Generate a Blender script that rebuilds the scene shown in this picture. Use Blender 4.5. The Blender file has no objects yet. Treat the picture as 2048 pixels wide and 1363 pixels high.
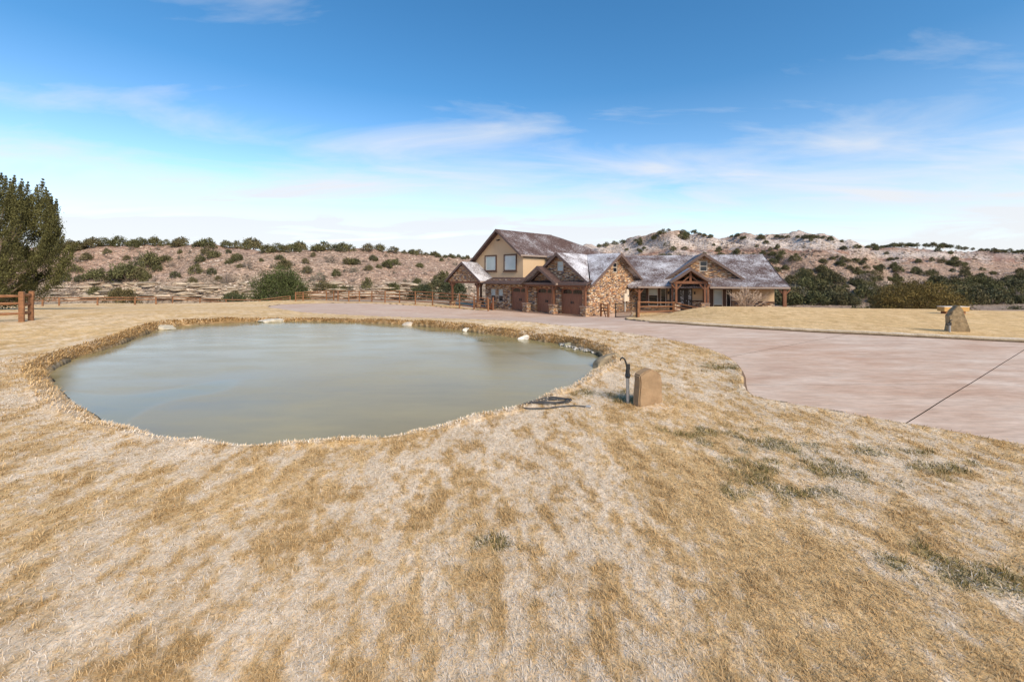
import bpy, math, random
import numpy as np
from mathutils import Vector, Matrix

# ------------------------------------------------------------------ camera, sky, sun, exposure
sc = bpy.context.scene
EYE, F, VH = 2.05, 860.0, 552.0
cam_d = bpy.data.cameras.new('camera'); cam = bpy.data.objects.new('camera', cam_d)
sc.collection.objects.link(cam); sc.camera = cam
cam.location = (0, 0, EYE); cam.rotation_euler = (math.radians(90), 0, 0)
cam_d.sensor_width = 36; cam_d.lens = F/2048*36; cam_d.shift_y = (VH-681.5)/2048
cam_d.clip_start = .1; cam_d.clip_end = 6000
sc.view_settings.view_transform = 'Standard'; sc.view_settings.look = 'None'
sc.view_settings.gamma = 1; sc.view_settings.exposure = 0.82
SUN_EL, SUN_AZ = math.radians(36), math.radians(146)      # azimuth clockwise from +Y: behind the camera, to the right
world = bpy.data.worlds.new('World'); sc.world = world; world.use_nodes = True
wn, wl = world.node_tree.nodes, world.node_tree.links
wn.clear()
def wnode(t, **k):
    n = wn.new(t)
    for a, b in k.items(): setattr(n, a, b)
    return n
wo = wnode('ShaderNodeOutputWorld'); bg = wnode('ShaderNodeBackground'); bg.inputs[1].default_value = .14
sky = wnode('ShaderNodeTexSky', sky_type='NISHITA', sun_disc=False, sun_elevation=SUN_EL, sun_rotation=SUN_AZ,
            altitude=1000, air_density=1.0, dust_density=.5, ozone_density=1.6)
def wmath(op, a, b=None, clamp=False):
    n = wnode('ShaderNodeMath', operation=op); n.use_clamp = clamp
    for i, x in enumerate((a, b)):
        if x is None: continue
        if isinstance(x, (int, float)): n.inputs[i].default_value = x
        else: wl.new(x, n.inputs[i])
    return n.outputs[0]
geo = wnode('ShaderNodeTexCoord'); sep = wnode('ShaderNodeSeparateXYZ'); wl.new(geo.outputs['Generated'], sep.inputs[0])
zc = wmath('MAXIMUM', sep.outputs[2], 0.0)
den = wmath('ADD', zc, .10)
comb = wnode('ShaderNodeCombineXYZ')
wl.new(wmath('DIVIDE', sep.outputs[0], den), comb.inputs[0]); wl.new(wmath('DIVIDE', sep.outputs[1], den), comb.inputs[1])
mp = wnode('ShaderNodeMapping'); wl.new(comb.outputs[0], mp.inputs[0])
mp.inputs['Location'].default_value = (1.3, 2.75, 0); mp.inputs['Rotation'].default_value = (0, 0, math.radians(-24)); mp.inputs['Scale'].default_value = (.30, .62, 1)
n1 = wnode('ShaderNodeTexNoise'); n1.inputs['Scale'].default_value = 2.3; n1.inputs['Detail'].default_value = 9; n1.inputs['Roughness'].default_value = .56; n1.inputs['Distortion'].default_value = .55
wl.new(mp.outputs[0], n1.inputs[0])
n2 = wnode('ShaderNodeTexNoise'); n2.inputs['Scale'].default_value = .75; n2.inputs['Detail'].default_value = 3; wl.new(mp.outputs[0], n2.inputs[0])
# the cirrus layer is seen edge-on near the horizon, so it thickens there
thick = wmath('POWER', wmath('SUBTRACT', 1.0, zc, True), 5.0)
dens = wmath('ADD', wmath('MULTIPLY', wmath('SUBTRACT', wmath('ADD', wmath('MULTIPLY', n1.outputs[0], .62), wmath('MULTIPLY', n2.outputs[0], .38)), .525), 4.6), wmath('MULTIPLY', wmath('SUBTRACT', thick, .12), 2.2))
dens = wmath('MULTIPLY', wmath('MINIMUM', wmath('MAXIMUM', dens, 0.0), 1.0), .92)
hs = wnode('ShaderNodeHueSaturation'); hs.inputs['Hue'].default_value = .494; hs.inputs['Saturation'].default_value = 1.30; hs.inputs['Value'].default_value = .78
wl.new(wmath('MULTIPLY', zc, 2.6, True), hs.inputs['Fac'])
wl.new(sky.outputs[0], hs.inputs['Color'])
mx = wnode('ShaderNodeMix', data_type='RGBA'); wl.new(dens, mx.inputs[0]); wl.new(hs.outputs[0], mx.inputs[6]); mx.inputs[7].default_value = (3.5, 3.56, 3.7, 1)
wl.new(mx.outputs[2], bg.inputs[0]); wl.new(bg.outputs[0], wo.inputs[0])

sun_d = bpy.data.lights.new('sun', 'SUN'); sun_d.energy = 2.7; sun_d.angle = math.radians(26); sun_d.color = (1, .86, .66)
sun = bpy.data.objects.new('sun', sun_d); sc.collection.objects.link(sun)
sdir = Vector((math.sin(SUN_AZ)*math.cos(SUN_EL), math.cos(SUN_AZ)*math.cos(SUN_EL), math.sin(SUN_EL)))
sun.rotation_euler = sdir.to_track_quat('Z', 'Y').to_euler(); sun.location = sdir*60

# ------------------------------------------------------------------ helpers
rng = np.random.default_rng(7); random.seed(7)
def smooth(x): x = np.clip(x, 0, 1); return x*x*(3-2*x)
_tab = rng.random((256, 256))
def vnoise(x, y):
    x = np.asarray(x, float); y = np.asarray(y, float)
    xi = np.floor(x).astype(int); yi = np.floor(y).astype(int); fx = x-xi; fy = y-yi
    fx = fx*fx*(3-2*fx); fy = fy*fy*(3-2*fy)
    a = _tab[xi & 255, yi & 255]; b = _tab[(xi+1) & 255, yi & 255]; c = _tab[xi & 255, (yi+1) & 255]; d = _tab[(xi+1) & 255, (yi+1) & 255]
    return (a*(1-fx)+b*fx)*(1-fy)+(c*(1-fx)+d*fx)*fy
def fbm(x, y, o=4):
    s = 0; a = .5; t = 0
    for i in range(o): s = s+a*vnoise(x*2**i+17.3*i, y*2**i+9.1*i); t += a; a *= .5
    return s/t
def sdf(px, py, poly):
    px = np.asarray(px, float); py = np.asarray(py, float)
    d = np.full(px.shape, 1e18); ins = np.zeros(px.shape, bool); n = len(poly)
    for i in range(n):
        ax, ay = poly[i]; bx, by = poly[(i+1) % n]; ex, ey = bx-ax, by-ay
        t = np.clip(((px-ax)*ex+(py-ay)*ey)/(ex*ex+ey*ey+1e-12), 0, 1)
        d = np.minimum(d, (px-ax-t*ex)**2+(py-ay-t*ey)**2)
        c = (ay > py) != (by > py)
        with np.errstate(divide='ignore', invalid='ignore'): xx = ax+(py-ay)*ex/(ey if ey else 1e-12)
        ins ^= c & (px < xx)
    d = np.sqrt(d); return np.where(ins, -d, d)
def chaikin(p, n=2):
    p = [np.array(q, float) for q in p]
    for _ in range(n):
        r = []
        for i in range(len(p)):
            a, b = p[i], p[(i+1) % len(p)]; r += [a*.75+b*.25, a*.25+b*.75]
        p = r
    return p
def onplane(u, v, z): k = (EYE-z)*F/(v-VH); return ((u-1024)/F*k, k)

ORG = {}
def link(o, parent=None):
    sc.collection.objects.link(o)
    if parent is not None: o.parent = parent
    return o
def tag(o, label=None, cat=None, group=None, kind=None):
    for k, v in (('label', label), ('category', cat), ('group', group), ('kind', kind)):
        if v: o[k] = v
    return o
def thing(name, label, cat, loc, group=None):
    o = bpy.data.objects.new(name, None); o.empty_display_size = .2; link(o); o.location = loc
    ORG[o] = np.array(loc, float); return tag(o, label, cat, group)
def make_mesh(name, V, Fs, cols=None, smooth_=False):
    V = np.asarray(V, np.float32).reshape(-1, 3); m = bpy.data.meshes.new(name)
    if isinstance(Fs, np.ndarray):
        M, k = Fs.shape
        m.vertices.add(len(V)); m.vertices.foreach_set('co', V.ravel())
        m.loops.add(M*k); m.loops.foreach_set('vertex_index', Fs.astype(np.int32).ravel())
        m.polygons.add(M); m.polygons.foreach_set('loop_start', np.arange(0, M*k, k, dtype=np.int32))
        m.polygons.foreach_set('loop_total', np.full(M, k, np.int32)); m.update(calc_edges=True)
    else:
        m.from_pydata(V.tolist(), [], Fs); m.update()
    if cols is not None:
        a = m.color_attributes.new('Col', 'FLOAT_COLOR', 'POINT'); cols = np.asarray(cols, np.float32)
        c4 = np.ones((len(V), 4), np.float32); c4[:, :cols.shape[1]] = cols; a.data.foreach_set('color', c4.ravel())
    if smooth_: m.polygons.foreach_set('use_smooth', np.ones(len(m.polygons), bool))
    return m
def obj(name, V, Fs, mat, parent=None, cols=None, smooth_=False, org=None):
    V = np.asarray(V, float).reshape(-1, 3)
    if parent is not None: org = ORG[parent]
    elif org is None: org = np.zeros(3)
    o = bpy.data.objects.new(name, make_mesh(name, V-org, Fs, cols, smooth_)); link(o, parent); ORG[o] = np.array(org, float)
    if parent is None: o.location = org
    o.data.materials.append(M[mat]); return o
def nrm(v): v = np.asarray(v, float); return v/np.linalg.norm(v)
class MB:
    def __init__(s): s.v = []; s.f = []; s.c = []; s.n = 0
    def add(s, V, Fs, col=None):
        V = np.asarray(V, float).reshape(-1, 3); s.v.append(V); s.f += [tuple(i+s.n for i in q) for q in Fs]; s.n += len(V)
        s.c.append(np.tile(np.array(col if col is not None else (1, 1, 1), float), (len(V), 1)))
    def box(s, c, ax, ay, az, col=None):
        c, ax, ay, az = (np.asarray(q, float) for q in (c, ax, ay, az))
        V = [c+i*ax+j*ay+k*az for k in (-1, 1) for j in (-1, 1) for i in (-1, 1)]
        s.add(V, [(0, 2, 3, 1), (4, 5, 7, 6), (0, 1, 5, 4), (2, 6, 7, 3), (0, 4, 6, 2), (1, 3, 7, 5)], col)
    def beam(s, p0, p1, w, h, up=(0, 0, 1), col=None):
        p0 = np.asarray(p0, float); p1 = np.asarray(p1, float); d = nrm(p1-p0); up = np.asarray(up, float)
        sd = nrm(np.cross(d, up)); u2 = np.cross(sd, d); s.box((p0+p1)/2, (p1-p0)/2, sd*w/2, u2*h/2, col)
    def prism(s, P, e, col=None):
        P = np.asarray(P, float); n = len(P); V = np.vstack([P, P+np.asarray(e, float)])
        s.add(V, [tuple(range(n)), tuple(range(2*n-1, n-1, -1))]+[(i, i+n, (i+1) % n+n, (i+1) % n) for i in range(n)], col)
    def tube(s, pts, rad, seg=8, col=None, cap=True):
        pts = np.asarray(pts, float); n = len(pts); rad = np.broadcast_to(rad, (n,)); V = []
        for i in range(n):
            d = nrm(pts[min(i+1, n-1)]-pts[max(i-1, 0)]); a = nrm(np.cross(d, (0.31, .17, .93) if abs(d[2]) < .9 else (1, .1, 0))); b = np.cross(d, a)
            for k in range(seg):
                th = 2*math.pi*k/seg; V.append(pts[i]+rad[i]*(math.cos(th)*a+math.sin(th)*b))
        Fs = [(i*seg+k, i*seg+(k+1) % seg, (i+1)*seg+(k+1) % seg, (i+1)*seg+k) for i in range(n-1) for k in range(seg)]
        if cap: Fs += [tuple(range(seg))[::-1], tuple((n-1)*seg+k for k in range(seg))]
        s.add(V, Fs, col)
    def build(s, name, mat, parent=None, smooth_=False, org=None):
        return obj(name, np.vstack(s.v), s.f, mat, parent, np.vstack(s.c), smooth_, org)

# ------------------------------------------------------------------ materials
M = {}
def mat(name, rough=.8, spec=.3):
    m = bpy.data.materials.new(name); m.use_nodes = True; nt = m.node_tree; b = nt.nodes['Principled BSDF']
    b.inputs['Roughness'].default_value = rough; b.inputs['Specular IOR Level'].default_value = spec; M[name] = m
    return m, nt, b
def N(nt, t, **k):
    n = nt.nodes.new(t)
    for a, b in k.items():
        if hasattr(n, a): setattr(n, a, b)
        else: n.inputs[a.replace('_', ' ')].default_value = b
    return n
def noise(nt, scale, detail=4, rough=.6, vec=None, stretch=None):
    n = N(nt, 'ShaderNodeTexNoise', Scale=scale, Detail=detail, Roughness=rough)
    tc = N(nt, 'ShaderNodeNewGeometry'); v = tc.outputs['Position']
    if stretch:
        mpn = N(nt, 'ShaderNodeMapping'); mpn.inputs['Scale'].default_value = stretch; nt.links.new(v, mpn.inputs[0]); v = mpn.outputs[0]
    nt.links.new(v, n.inputs['Vector']); return n.outputs['Fac']
def ramp(nt, fac, stops):
    r = N(nt, 'ShaderNodeValToRGB'); e = r.color_ramp.elements
    while len(e) < len(stops): e.new(.5)
    for q, (p, c) in zip(e, stops): q.position = p; q.color = (*c, 1) if len(c) == 3 else c
    nt.links.new(fac, r.inputs[0]); return r.outputs[0]
def mixc(nt, fac, a, b, mode='MIX'):
    n = N(nt, 'ShaderNodeMix', data_type='RGBA', blend_type=mode)
    for s_, x in ((0, fac), (6, a), (7, b)):
        if hasattr(x, 'node'): nt.links.new(x, n.inputs[s_])
        else: n.inputs[s_].default_value = x if s_ == 0 else (*x, 1)
    return n.outputs[2]
def mth(nt, op, a, b=0, clamp=False):
    n = N(nt, 'ShaderNodeMath', operation=op); n.use_clamp = clamp
    for i, x in enumerate((a, b)):
        if hasattr(x, 'node'): nt.links.new(x, n.inputs[i])
        else: n.inputs[i].default_value = x
    return n.outputs[0]
def bump(nt, b, h, strength=.4, dist=.02):
    n = N(nt, 'ShaderNodeBump', Strength=strength, Distance=dist); nt.links.new(h, n.inputs['Height']); nt.links.new(n.outputs[0], b.inputs['Normal'])
def attr(nt): return N(nt, 'ShaderNodeVertexColor', layer_name='Col').outputs[0]
def gray(v): return (v, v, v)

def simple(name, col, rough=.7, spec=.3, var=.25, scale=6, bumps=.0, stretch=None, metal=0):
    m, nt, b = mat(name, rough, spec); b.inputs['Metallic'].default_value = metal
    f = noise(nt, scale, 5, .65, stretch=stretch)
    c = ramp(nt, f, [(.3, tuple(x*(1-var) for x in col)), (.7, tuple(min(1, x*(1+var)) for x in col))])
    nt.links.new(c, b.inputs['Base Color'])
    if bumps: bump(nt, b, f, .5, bumps)
    return m
def attrmat(name, rough=.8, spec=.25, fine=0, amp=.3, bumps=0, stretch=None):
    m, nt, b = mat(name, rough, spec); c = attr(nt)
    if fine:
        f = noise(nt, fine, 5, .7, stretch=stretch); c = mixc(nt, 1.0, c, ramp(nt, f, [(.28, gray(1-amp)), (.72, gray(1+amp))]), 'MULTIPLY')
        if bumps: bump(nt, b, f, .6, bumps)
    nt.links.new(c, b.inputs['Base Color']); return m

# lawn: patch colours come with the mesh, the shader adds blade-size grain
m, nt, b = mat('lawn', .95, .1)
c = attr(nt)
f1 = noise(nt, 26, 6, .75, stretch=(1.0, .55, 1)); f2 = noise(nt, 1.7, 5, .65, stretch=(1, .5, 1)); f3 = noise(nt, 6, 4, .6, stretch=(1, .45, 1))
c = mixc(nt, 1.0, c, ramp(nt, f1, [(.3, (.62, .58, .52)), (.5, gray(.98)), (.72, (1.28, 1.30, 1.34))]), 'MULTIPLY')
c = mixc(nt, 1.0, c, ramp(nt, f2, [(.32, (.84, .80, .74)), (.62, (1.1, 1.1, 1.1))]), 'MULTIPLY')
c = mixc(nt, 1.0, c, ramp(nt, f3, [(.32, (.88, .86, .82)), (.62, (1.07, 1.07, 1.07))]), 'MULTIPLY')
nt.links.new(c, b.inputs['Base Color']); bump(nt, b, f1, .8, .03)
attrmat('grass_blade', .85, .15)
# hills
m, nt, b = mat('hill_soil', .95, .1)
c = attr(nt); f1 = noise(nt, 1.1, 8, .75); f2 = noise(nt, .28, 5, .6)
c = mixc(nt, 1.0, c, ramp(nt, f1, [(.3, (.48, .46, .46)), (.5, gray(1)), (.7, (1.35, 1.36, 1.38))]), 'MULTIPLY')
c = mixc(nt, 1.0, c, ramp(nt, f2, [(.3, (.82, .8, .8)), (.7, (1.12, 1.1, 1.1))]), 'MULTIPLY')
f4 = noise(nt, 1.9, 3, .6); f5 = noise(nt, .75, 4, .7, stretch=(1, 1, 2.5))
c = mixc(nt, 1.0, c, ramp(nt, f4, [(.36, (.42, .40, .38)), (.43, gray(1)), (.60, gray(1)), (.68, (1.42, 1.42, 1.42))]), 'MULTIPLY')
c = mixc(nt, 1.0, c, ramp(nt, f5, [(.36, (.55, .53, .52)), (.48, gray(1)), (.66, (1.22, 1.22, 1.22))]), 'MULTIPLY')
nt.links.new(c, b.inputs['Base Color']); bump(nt, b, f5, 1.0, 1.2)
# driveway: stained, broomed concrete
m, nt, b = mat('stained_concrete', .75, .1)
f1 = noise(nt, 1.0, 7, .65, stretch=(.55, 1.5, 1)); f2 = noise(nt, 9, 6, .7, stretch=(.35, 1.6, 1)); f3 = noise(nt, .3, 3, .5)
c = ramp(nt, f1, [(.32, (.46, .29, .21)), (.46, (.565, .42, .335)), (.57, (.64, .52, .445)), (.72, (.77, .69, .63))])
c = mixc(nt, .38, c, ramp(nt, f3, [(.35, (.54, .365, .265)), (.65, (.62, .52, .44))]))
c = mixc(nt, 1.0, c, ramp(nt, f2, [(.3, gray(.80)), (.7, gray(1.16))]), 'MULTIPLY'); c = mixc(nt, 1.0, c, (1.05, .99, .92), 'MULTIPLY')
nt.links.new(c, b.inputs['Base Color']); nt.links.new(ramp(nt, f1, [(.3, gray(.6)), (.7, gray(.85))]), b.inputs['Roughness']); bump(nt, b, f2, .25, .01)
simple('apron', (.33, .21, .15), .8, .2, .25, 3)
# pond: murky green-grey water under a skin of thin ice
m, nt, b = mat('pond', .2, .40)
f1 = noise(nt, .18, 4, .6); f2 = noise(nt, 14, 5, .6, stretch=(.5, 1, 1)); f3 = noise(nt, 1.3, 5, .6, stretch=(.35, 1, 1))
c = ramp(nt, f1, [(.35, (.29, .225, .10)), (.65, (.36, .285, .125))])
nt.links.new(c, b.inputs['Base Color']); b.inputs['IOR'].default_value = 1.33
ice = noise(nt, .11, 2, .4); edge = ramp(nt, ice, [(.545, gray(0)), (.55, gray(1)), (.556, gray(0))])
c = mixc(nt, ramp(nt, ice, [(.548, gray(0)), (.552, gray(.35))]), c, (.20, .20, .10)); c = mixc(nt, mth(nt, 'MULTIPLY', edge, .06), c, (.6, .6, .58)); c = mixc(nt, 1.0, c, ramp(nt, f3, [(.3, gray(.88)), (.7, gray(1.12))]), 'MULTIPLY'); nt.links.new(c, b.inputs['Base Color'])
rg = mth(nt, 'ADD', ramp(nt, f3, [(.35, gray(.07)), (.65, gray(.19))]), mth(nt, 'MULTIPLY', ramp(nt, ice, [(.548, gray(1)), (.552, gray(0))]), .05)); nt.links.new(rg, b.inputs['Roughness']); bump(nt, b, f2, .05, .006)
# roofs: brown shingle courses with blown snow
def roofmat(name, snow, scale=.55, seed=0.0):
    m, nt, b = mat(name, .85, .2)
    g = N(nt, 'ShaderNodeNewGeometry'); sp = N(nt, 'ShaderNodeSeparateXYZ'); nt.links.new(g.outputs['Position'], sp.inputs[0])
    course = mth(nt, 'FRACT', mth(nt, 'MULTIPLY', sp.outputs[2], 9.0))
    mpn = N(nt, 'ShaderNodeMapping'); mpn.inputs['Location'].default_value = (seed, seed*2, 0); nt.links.new(g.outputs['Position'], mpn.inputs[0])
    big = N(nt, 'ShaderNodeTexNoise', Scale=scale, Detail=4, Roughness=.6); nt.links.new(mpn.outputs[0], big.inputs[0])
    fine = noise(nt, 7, 5, .7, stretch=(1, 1, 2.2)); tab = noise(nt, 3.2, 2, .5, stretch=(1, 1, 6))
    base = ramp(nt, tab, [(.3, (.060, .036, .032)), (.5, (.105, .066, .058)), (.7, (.15, .10, .09))])
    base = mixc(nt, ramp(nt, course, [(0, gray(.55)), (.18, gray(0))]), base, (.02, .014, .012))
    s = mth(nt, 'ADD', mth(nt, 'MULTIPLY', mth(nt, 'SUBTRACT', big.outputs[0], .5), 2.6), mth(nt, 'MULTIPLY', mth(nt, 'SUBTRACT', fine, .5), 3.2))
    s = mth(nt, 'ADD', s, mth(nt, 'MULTIPLY', mth(nt, 'SUBTRACT', course, .5), .55)); s = mth(nt, 'ADD', s, snow)
    s = mth(nt, 'MULTIPLY', mth(nt, 'MINIMUM', mth(nt, 'MAXIMUM', s, 0.0), 1.0), .9)
    nt.links.new(mixc(nt, s, base, (.72, .72, .76)), b.inputs['Base Color']); bump(nt, b, course, .5, .02)
roofmat('shingle_patchy', -.10, .42, 3.0); roofmat('shingle_dusted', .22, .5, 9.0); roofmat('shingle_snowy', .62, .6, 1.0); roofmat('shingle_bare', -.75, .5, 5.0)
attrmat('ledgestone', .85, .2, 22, .28, .01)
simple('mortar', (.12, .09, .065), .95, .1)
simple('stucco', (.60, .43, .27), .92, .12, .06, 14, .004)
simple('fascia', (.135, .092, .078), .6, .3, .15, 4)
simple('gutter', (.33, .25, .205), .5, .4, .1, 4)
simple('soffit', (.10, .065, .05), .8, .2, .15, 4)
simple('trim_brown', (.115, .062, .040), .6, .3, .15, 6)
simple('timber', (.195, .085, .045), .65, .3, .35, 5, .004, (3, 3, .5))
simple('garage_wood', (.26, .115, .068), .5, .35, .25, 5, .002, (4, 4, .4))
simple('rail_wood', (.25, .118, .056), .75, .25, .4, 5, .006, (1.2, 1.2, 2.5))
simple('rail_old', (.25, .125, .065), .85, .2, .4, 5, .006)
simple('post_white', (.62, .58, .52), .8, .2)
simple('window_frame', (.55, .47, .38), .6, .3, .06)
simple('iron', (.022, .016, .014), .5, .4, .2)
simple('black_metal', (.02, .019, .018), .45, .5, .3, 30)
simple('galvanised', (.42, .42, .42), .45, .5, .2, 20, 0, None, .6)
simple('cream_box', (.66, .56, .44), .6, .3, .05)
simple('pipe_white', (.72, .70, .66), .5, .3, .05)
simple('dark_door', (.030, .017, .013), .4, .4, .3, 6)
m, nt, b = mat('glass_dark', .06, .6); b.inputs['Base Color'].default_value = (.014, .016, .02, 1)
m, nt, b = mat('glass_pale', .07, .55); nt.links.new(ramp(nt, noise(nt, .9, 2), [(.3, (.40, .47, .45)), (.7, (.52, .57, .56))]), b.inputs['Base Color'])  # pale grey-green pane, tone varied by noise
m, nt, b = mat('glass_leaded', .2, .6); nt.links.new(ramp(nt, noise(nt, 5, 3), [(.42, (.03, .028, .03)), (.62, (.42, .42, .45))]), b.inputs['Base Color'])
attrmat('foliage', .8, .2); attrmat('bark', .9, .15, 20, .3, .01)
simple('twig_pale', (.46, .34, .25), .85, .2, .25, 9)
attrmat('rock', .9, .2, 5, .35, .03)
simple('slab_tan', (.32, .215, .125), .85, .2, .2, 4, .03, (1, 1, 1.2))
simple('slab_grey', (.30, .225, .135), .9, .15, .4, 6, .05)
simple('rubber_hose', (.055, .053, .052), .55, .4, .5, 12)
simple('bench_wood', (.50, .30, .11), .7, .25, .3, 6, .005, (1, 1, 3))
simple('bench_top', (.72, .64, .56), .8, .2, .12, 8)
simple('terracotta', (.36, .13, .06), .8, .2, .2, 9)

# ------------------------------------------------------------------ terrain
WATER = -.22; PAD = -1.30
pond_px = [(92,746),(150,716),(220,697),(282,672),(318,659),(350,653),(420,648),(500,644),(580,642.5),(660,643),(740,646),(840,652),(940,663),(1030,676),(1100,685),(1150,695),(1190,706),(1207,718),(1196,730),(1203,741),(1170,758),(1120,776),(1060,797),(1010,816),(930,832),(860,850),(780,864),(700,872),(600,877),(500,876),(400,867),(330,857),(260,843),(205,826),(155,806),(138,788),(112,768)]
POND = chaikin([onplane(u, v, WATER if (v < 742 or u > 1150) else WATER+.16*min(1, (v-742)/50)) for u, v in pond_px], 1)   # near side: the lip hides the waterline
# driveway outline on the ground (metres): near edge, then the far kerb, then along the house
def zlin(x, y):
    x = np.asarray(x, float); y = np.asarray(y, float)
    a = -1.3*smooth2((y-19)/17.0); l = -1.15*smooth2((y-21)/27.0); k = smooth((-x-3)/17)
    z = a*(1-k)+l*k
    return z+.22*smooth((-x-13)/7)*(1-smooth((y-24)/14))
def smooth2(x):                                            # straight ramp with rounded ends
    x = np.clip(x, 0, 1); return .65*x+.35*(x*x*(3-2*x))
def cast0(u, v, fn):
    ys = np.geomspace(2.0, 420, 5000); xs = (u-1024)/F*ys; zr = EYE-(v-VH)/F*ys
    d = zr-fn(xs, ys); i = int(np.argmax(d < 0)) if (d < 0).any() else len(ys)-1
    if i == 0: i = 1
    t = d[i-1]/(d[i-1]-d[i]+1e-12); y = ys[i-1]+(ys[i]-ys[i-1])*t
    return np.array([(u-1024)/F*y, y, EYE-(v-VH)/F*y])
near_px = [(2300,950),(2048,892),(1900,864),(1800,848),(1700,829),(1600,812),(1530,800),(1497,790),(1488,770),(1487,745),(1470,722),(1430,702),(1370,686),(1300,673),(1220,661),(1150,653),(1060,645),(960,639.5),(860,635.5),(760,632),(660,628),(580,622),(530,614)]
far_px = [(545,608.5),(600,606.2),(690,605),(800,608),(900,614.5),(960,620)]
kerb_px = [(1240,637),(1300,643.5),(1400,649),(1500,654.5),(1600,660),(1720,666),(1850,673),(1960,678),(2048,682.5),(2300,694)]
DRIVE = [tuple(cast0(u, v, zlin)[:2]) for u, v in near_px+far_px]
DRIVE += [(2.0, 46.0), (9.5, 42.5), (12.5, 44.0)]+[tuple(cast0(u, v, zlin)[:2]) for u, v in kerb_px]
DRIVE = chaikin(DRIVE, 1)

RU = np.array([-1500,-300,0,150,200,300,400,480,540,600,700,760,850,930,1020,1100,1190,1240,1290,1340,1390,1440,1500,1580,1640,1700,1745,1800,1840,1900,2300,3500.])
RV = np.array([520,505,500,497,490,488,491,492,503,500,498,500,508,515,512,505,494,486,475,461,466,477,468,474,474,488,516,572,600,612,620,620.])
RY = np.array([105,105,105,107,108,110,112,114,116,122,135,142,160,185,215,235,240,236,230,225,224,222,220,218,214,208,200,188,180,175,170,170.])
BU = np.array([-1500,0,500,700,900,1100,1300,1500,1600,1700,1800,2048,2300,3500.]); BY = np.array([84,84,88,92,100,110,105,90,80,78,80,84,84,84.])
B2U = np.array([-1500,1500,1640,1700,1760,1830,1900,1980,2048,2300,3500.]); B2V = np.array([560,540,505,494,494,491,494,502,504,508,512.])
def uof(x, y): return np.clip(x/np.maximum(y, 1e-3)*F+1024, -1500, 3500)
def terrace(z, step, k): q = np.floor(z/step); f = z/step-q; return (q+smooth(f*k-(k-1)*.5))*step
def hills(x, y):
    u = uof(x, y); wob = (fbm(x*.045, y*.045, 3)-.5)
    yb = np.interp(u, BU, BY); yr = np.interp(u, RU, RY); zr = EYE+(VH-np.interp(u, RU, RV))/F*yr
    t = (y-yb+wob*9)/(yr-yb); zb = np.interp(u, [0, 1000, 1500, 2048], [-4.4, -4.6, -5.2, -5.5])
    s = np.where(u < 1000, .42*smooth(t/.30)+.58*smooth((t-.2)/.8)**.9, .18*np.clip(t, 0, 1)+.34*smooth(t/.62)+.48*smooth((t-.42)/.58))
    h = zb+(zr-zb)*np.clip(s, 0, 1.0)
    h = np.where(t > 1, zr-(t-1)*(yr-yb)*.12, h)
    y2 = 335.; z2 = EYE+(VH-np.interp(u, B2U, B2V))/F*y2; t2 = (y-165+wob*16)/(y2-165)
    h2 = -6+(z2+6)*np.clip(.30*smooth(t2/.5)+.70*smooth((t2-.35)/.65), 0, 1); h2 = np.where(t2 > 1, z2-(t2-1)*30, h2)
    h = np.maximum(h, h2)
    amp = np.clip((h+4.5)/6, 0, 1)
    rid = 1-np.abs(2*fbm(x*.055+.02*y, y*.03+4, 3)-1); h = h-amp*np.where(u < 1050, 1.3, 6.5)*(rid-.72)*1.6*np.where(t > .97, .15, 1)
    h = h+amp*((fbm(x*.16, y*.16, 4)-.5)*np.where(u < 1050, 1.6, 3.4)+(fbm(x*.6+50, y*.6, 3)-.5)*.55)
    led = np.exp(-((h+1.8)/2.0)**2)*(u < 1050)                      # rock ledges low on the left mesa
    return h*(1-.8*led)+.8*led*terrace(h+.5*(fbm(x*.1, y*.1, 2)-.5), .72, 3.2)
def lawn_right(x, y):                                      # the raised lawn beyond the kerb
    crest = 30.5-.10*np.clip(x-14, 0, 40)
    return smooth((x-9.2-.0*y)/5.5)*(1-smooth((y-crest)/6.0)), crest
def ground0(x, y):
    z = zlin(x, y); m, crest = lawn_right(x, y)
    top = .0-.10*smooth((y-12)/18)-.010*np.clip(x-18, 0, 30)+.12*(fbm(x*.18, y*.18, 2)-.5)
    z = z*(1-m)+top*m
    # beyond the yard the ground drops away
    far = 58-16*smooth((x-16)/10)-8*smooth((-x-26)/14)
    z = z-3.6*smooth((y-far)/22)
    return z+.05*(fbm(x*.25, y*.25, 3)-.5)*(1-smooth((y-30)/6)*smooth((x+8)/4))
def ground(x, y):
    """final ground with pond, driveway bed and hills"""
    x = np.asarray(x, float); y = np.asarray(y, float); z = ground0(x, y)
    near = (y > -2) & (y < 60) & (np.abs(x) < 42)
    sp = np.full(x.shape, 9.); sd = np.full(x.shape, 9.)
    if near.any():
        sp[near] = sdf(x[near], y[near], POND); sd[near] = sdf(x[near], y[near], DRIVE)
    hum = (fbm(x*1.3, y*1.3, 3)-.5)
    lip = np.clip((sp+.02+.24*hum+.10*(fbm(x*.5+7, y*.5, 2)-.5))/.36, 0, 1)
    bank = WATER-.05+(z+.02+.05*hum-(WATER-.05))*np.sqrt(lip)
    z = np.where(sp < .45, np.where(sp < -.1, np.maximum(WATER-.06+sp*.6, -1.0), bank), z)
    z = np.where(sd < 0, z-.11*smooth(-sd/.10), z+.035*smooth(1-sd/.35)*(sd < .35))
    k = smooth((y-66)/16)
    return np.where(k > 0, z*(1-k)+hills(x, np.maximum(y, 1))*k, z)
def drive_z(x, y): return ground0(x, y)-.04
def cast(u, v, fn=None): return cast0(u, v, fn or ground)
def gz(x, y): return float(ground(np.array([x]), np.array([y]))[0])

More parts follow.
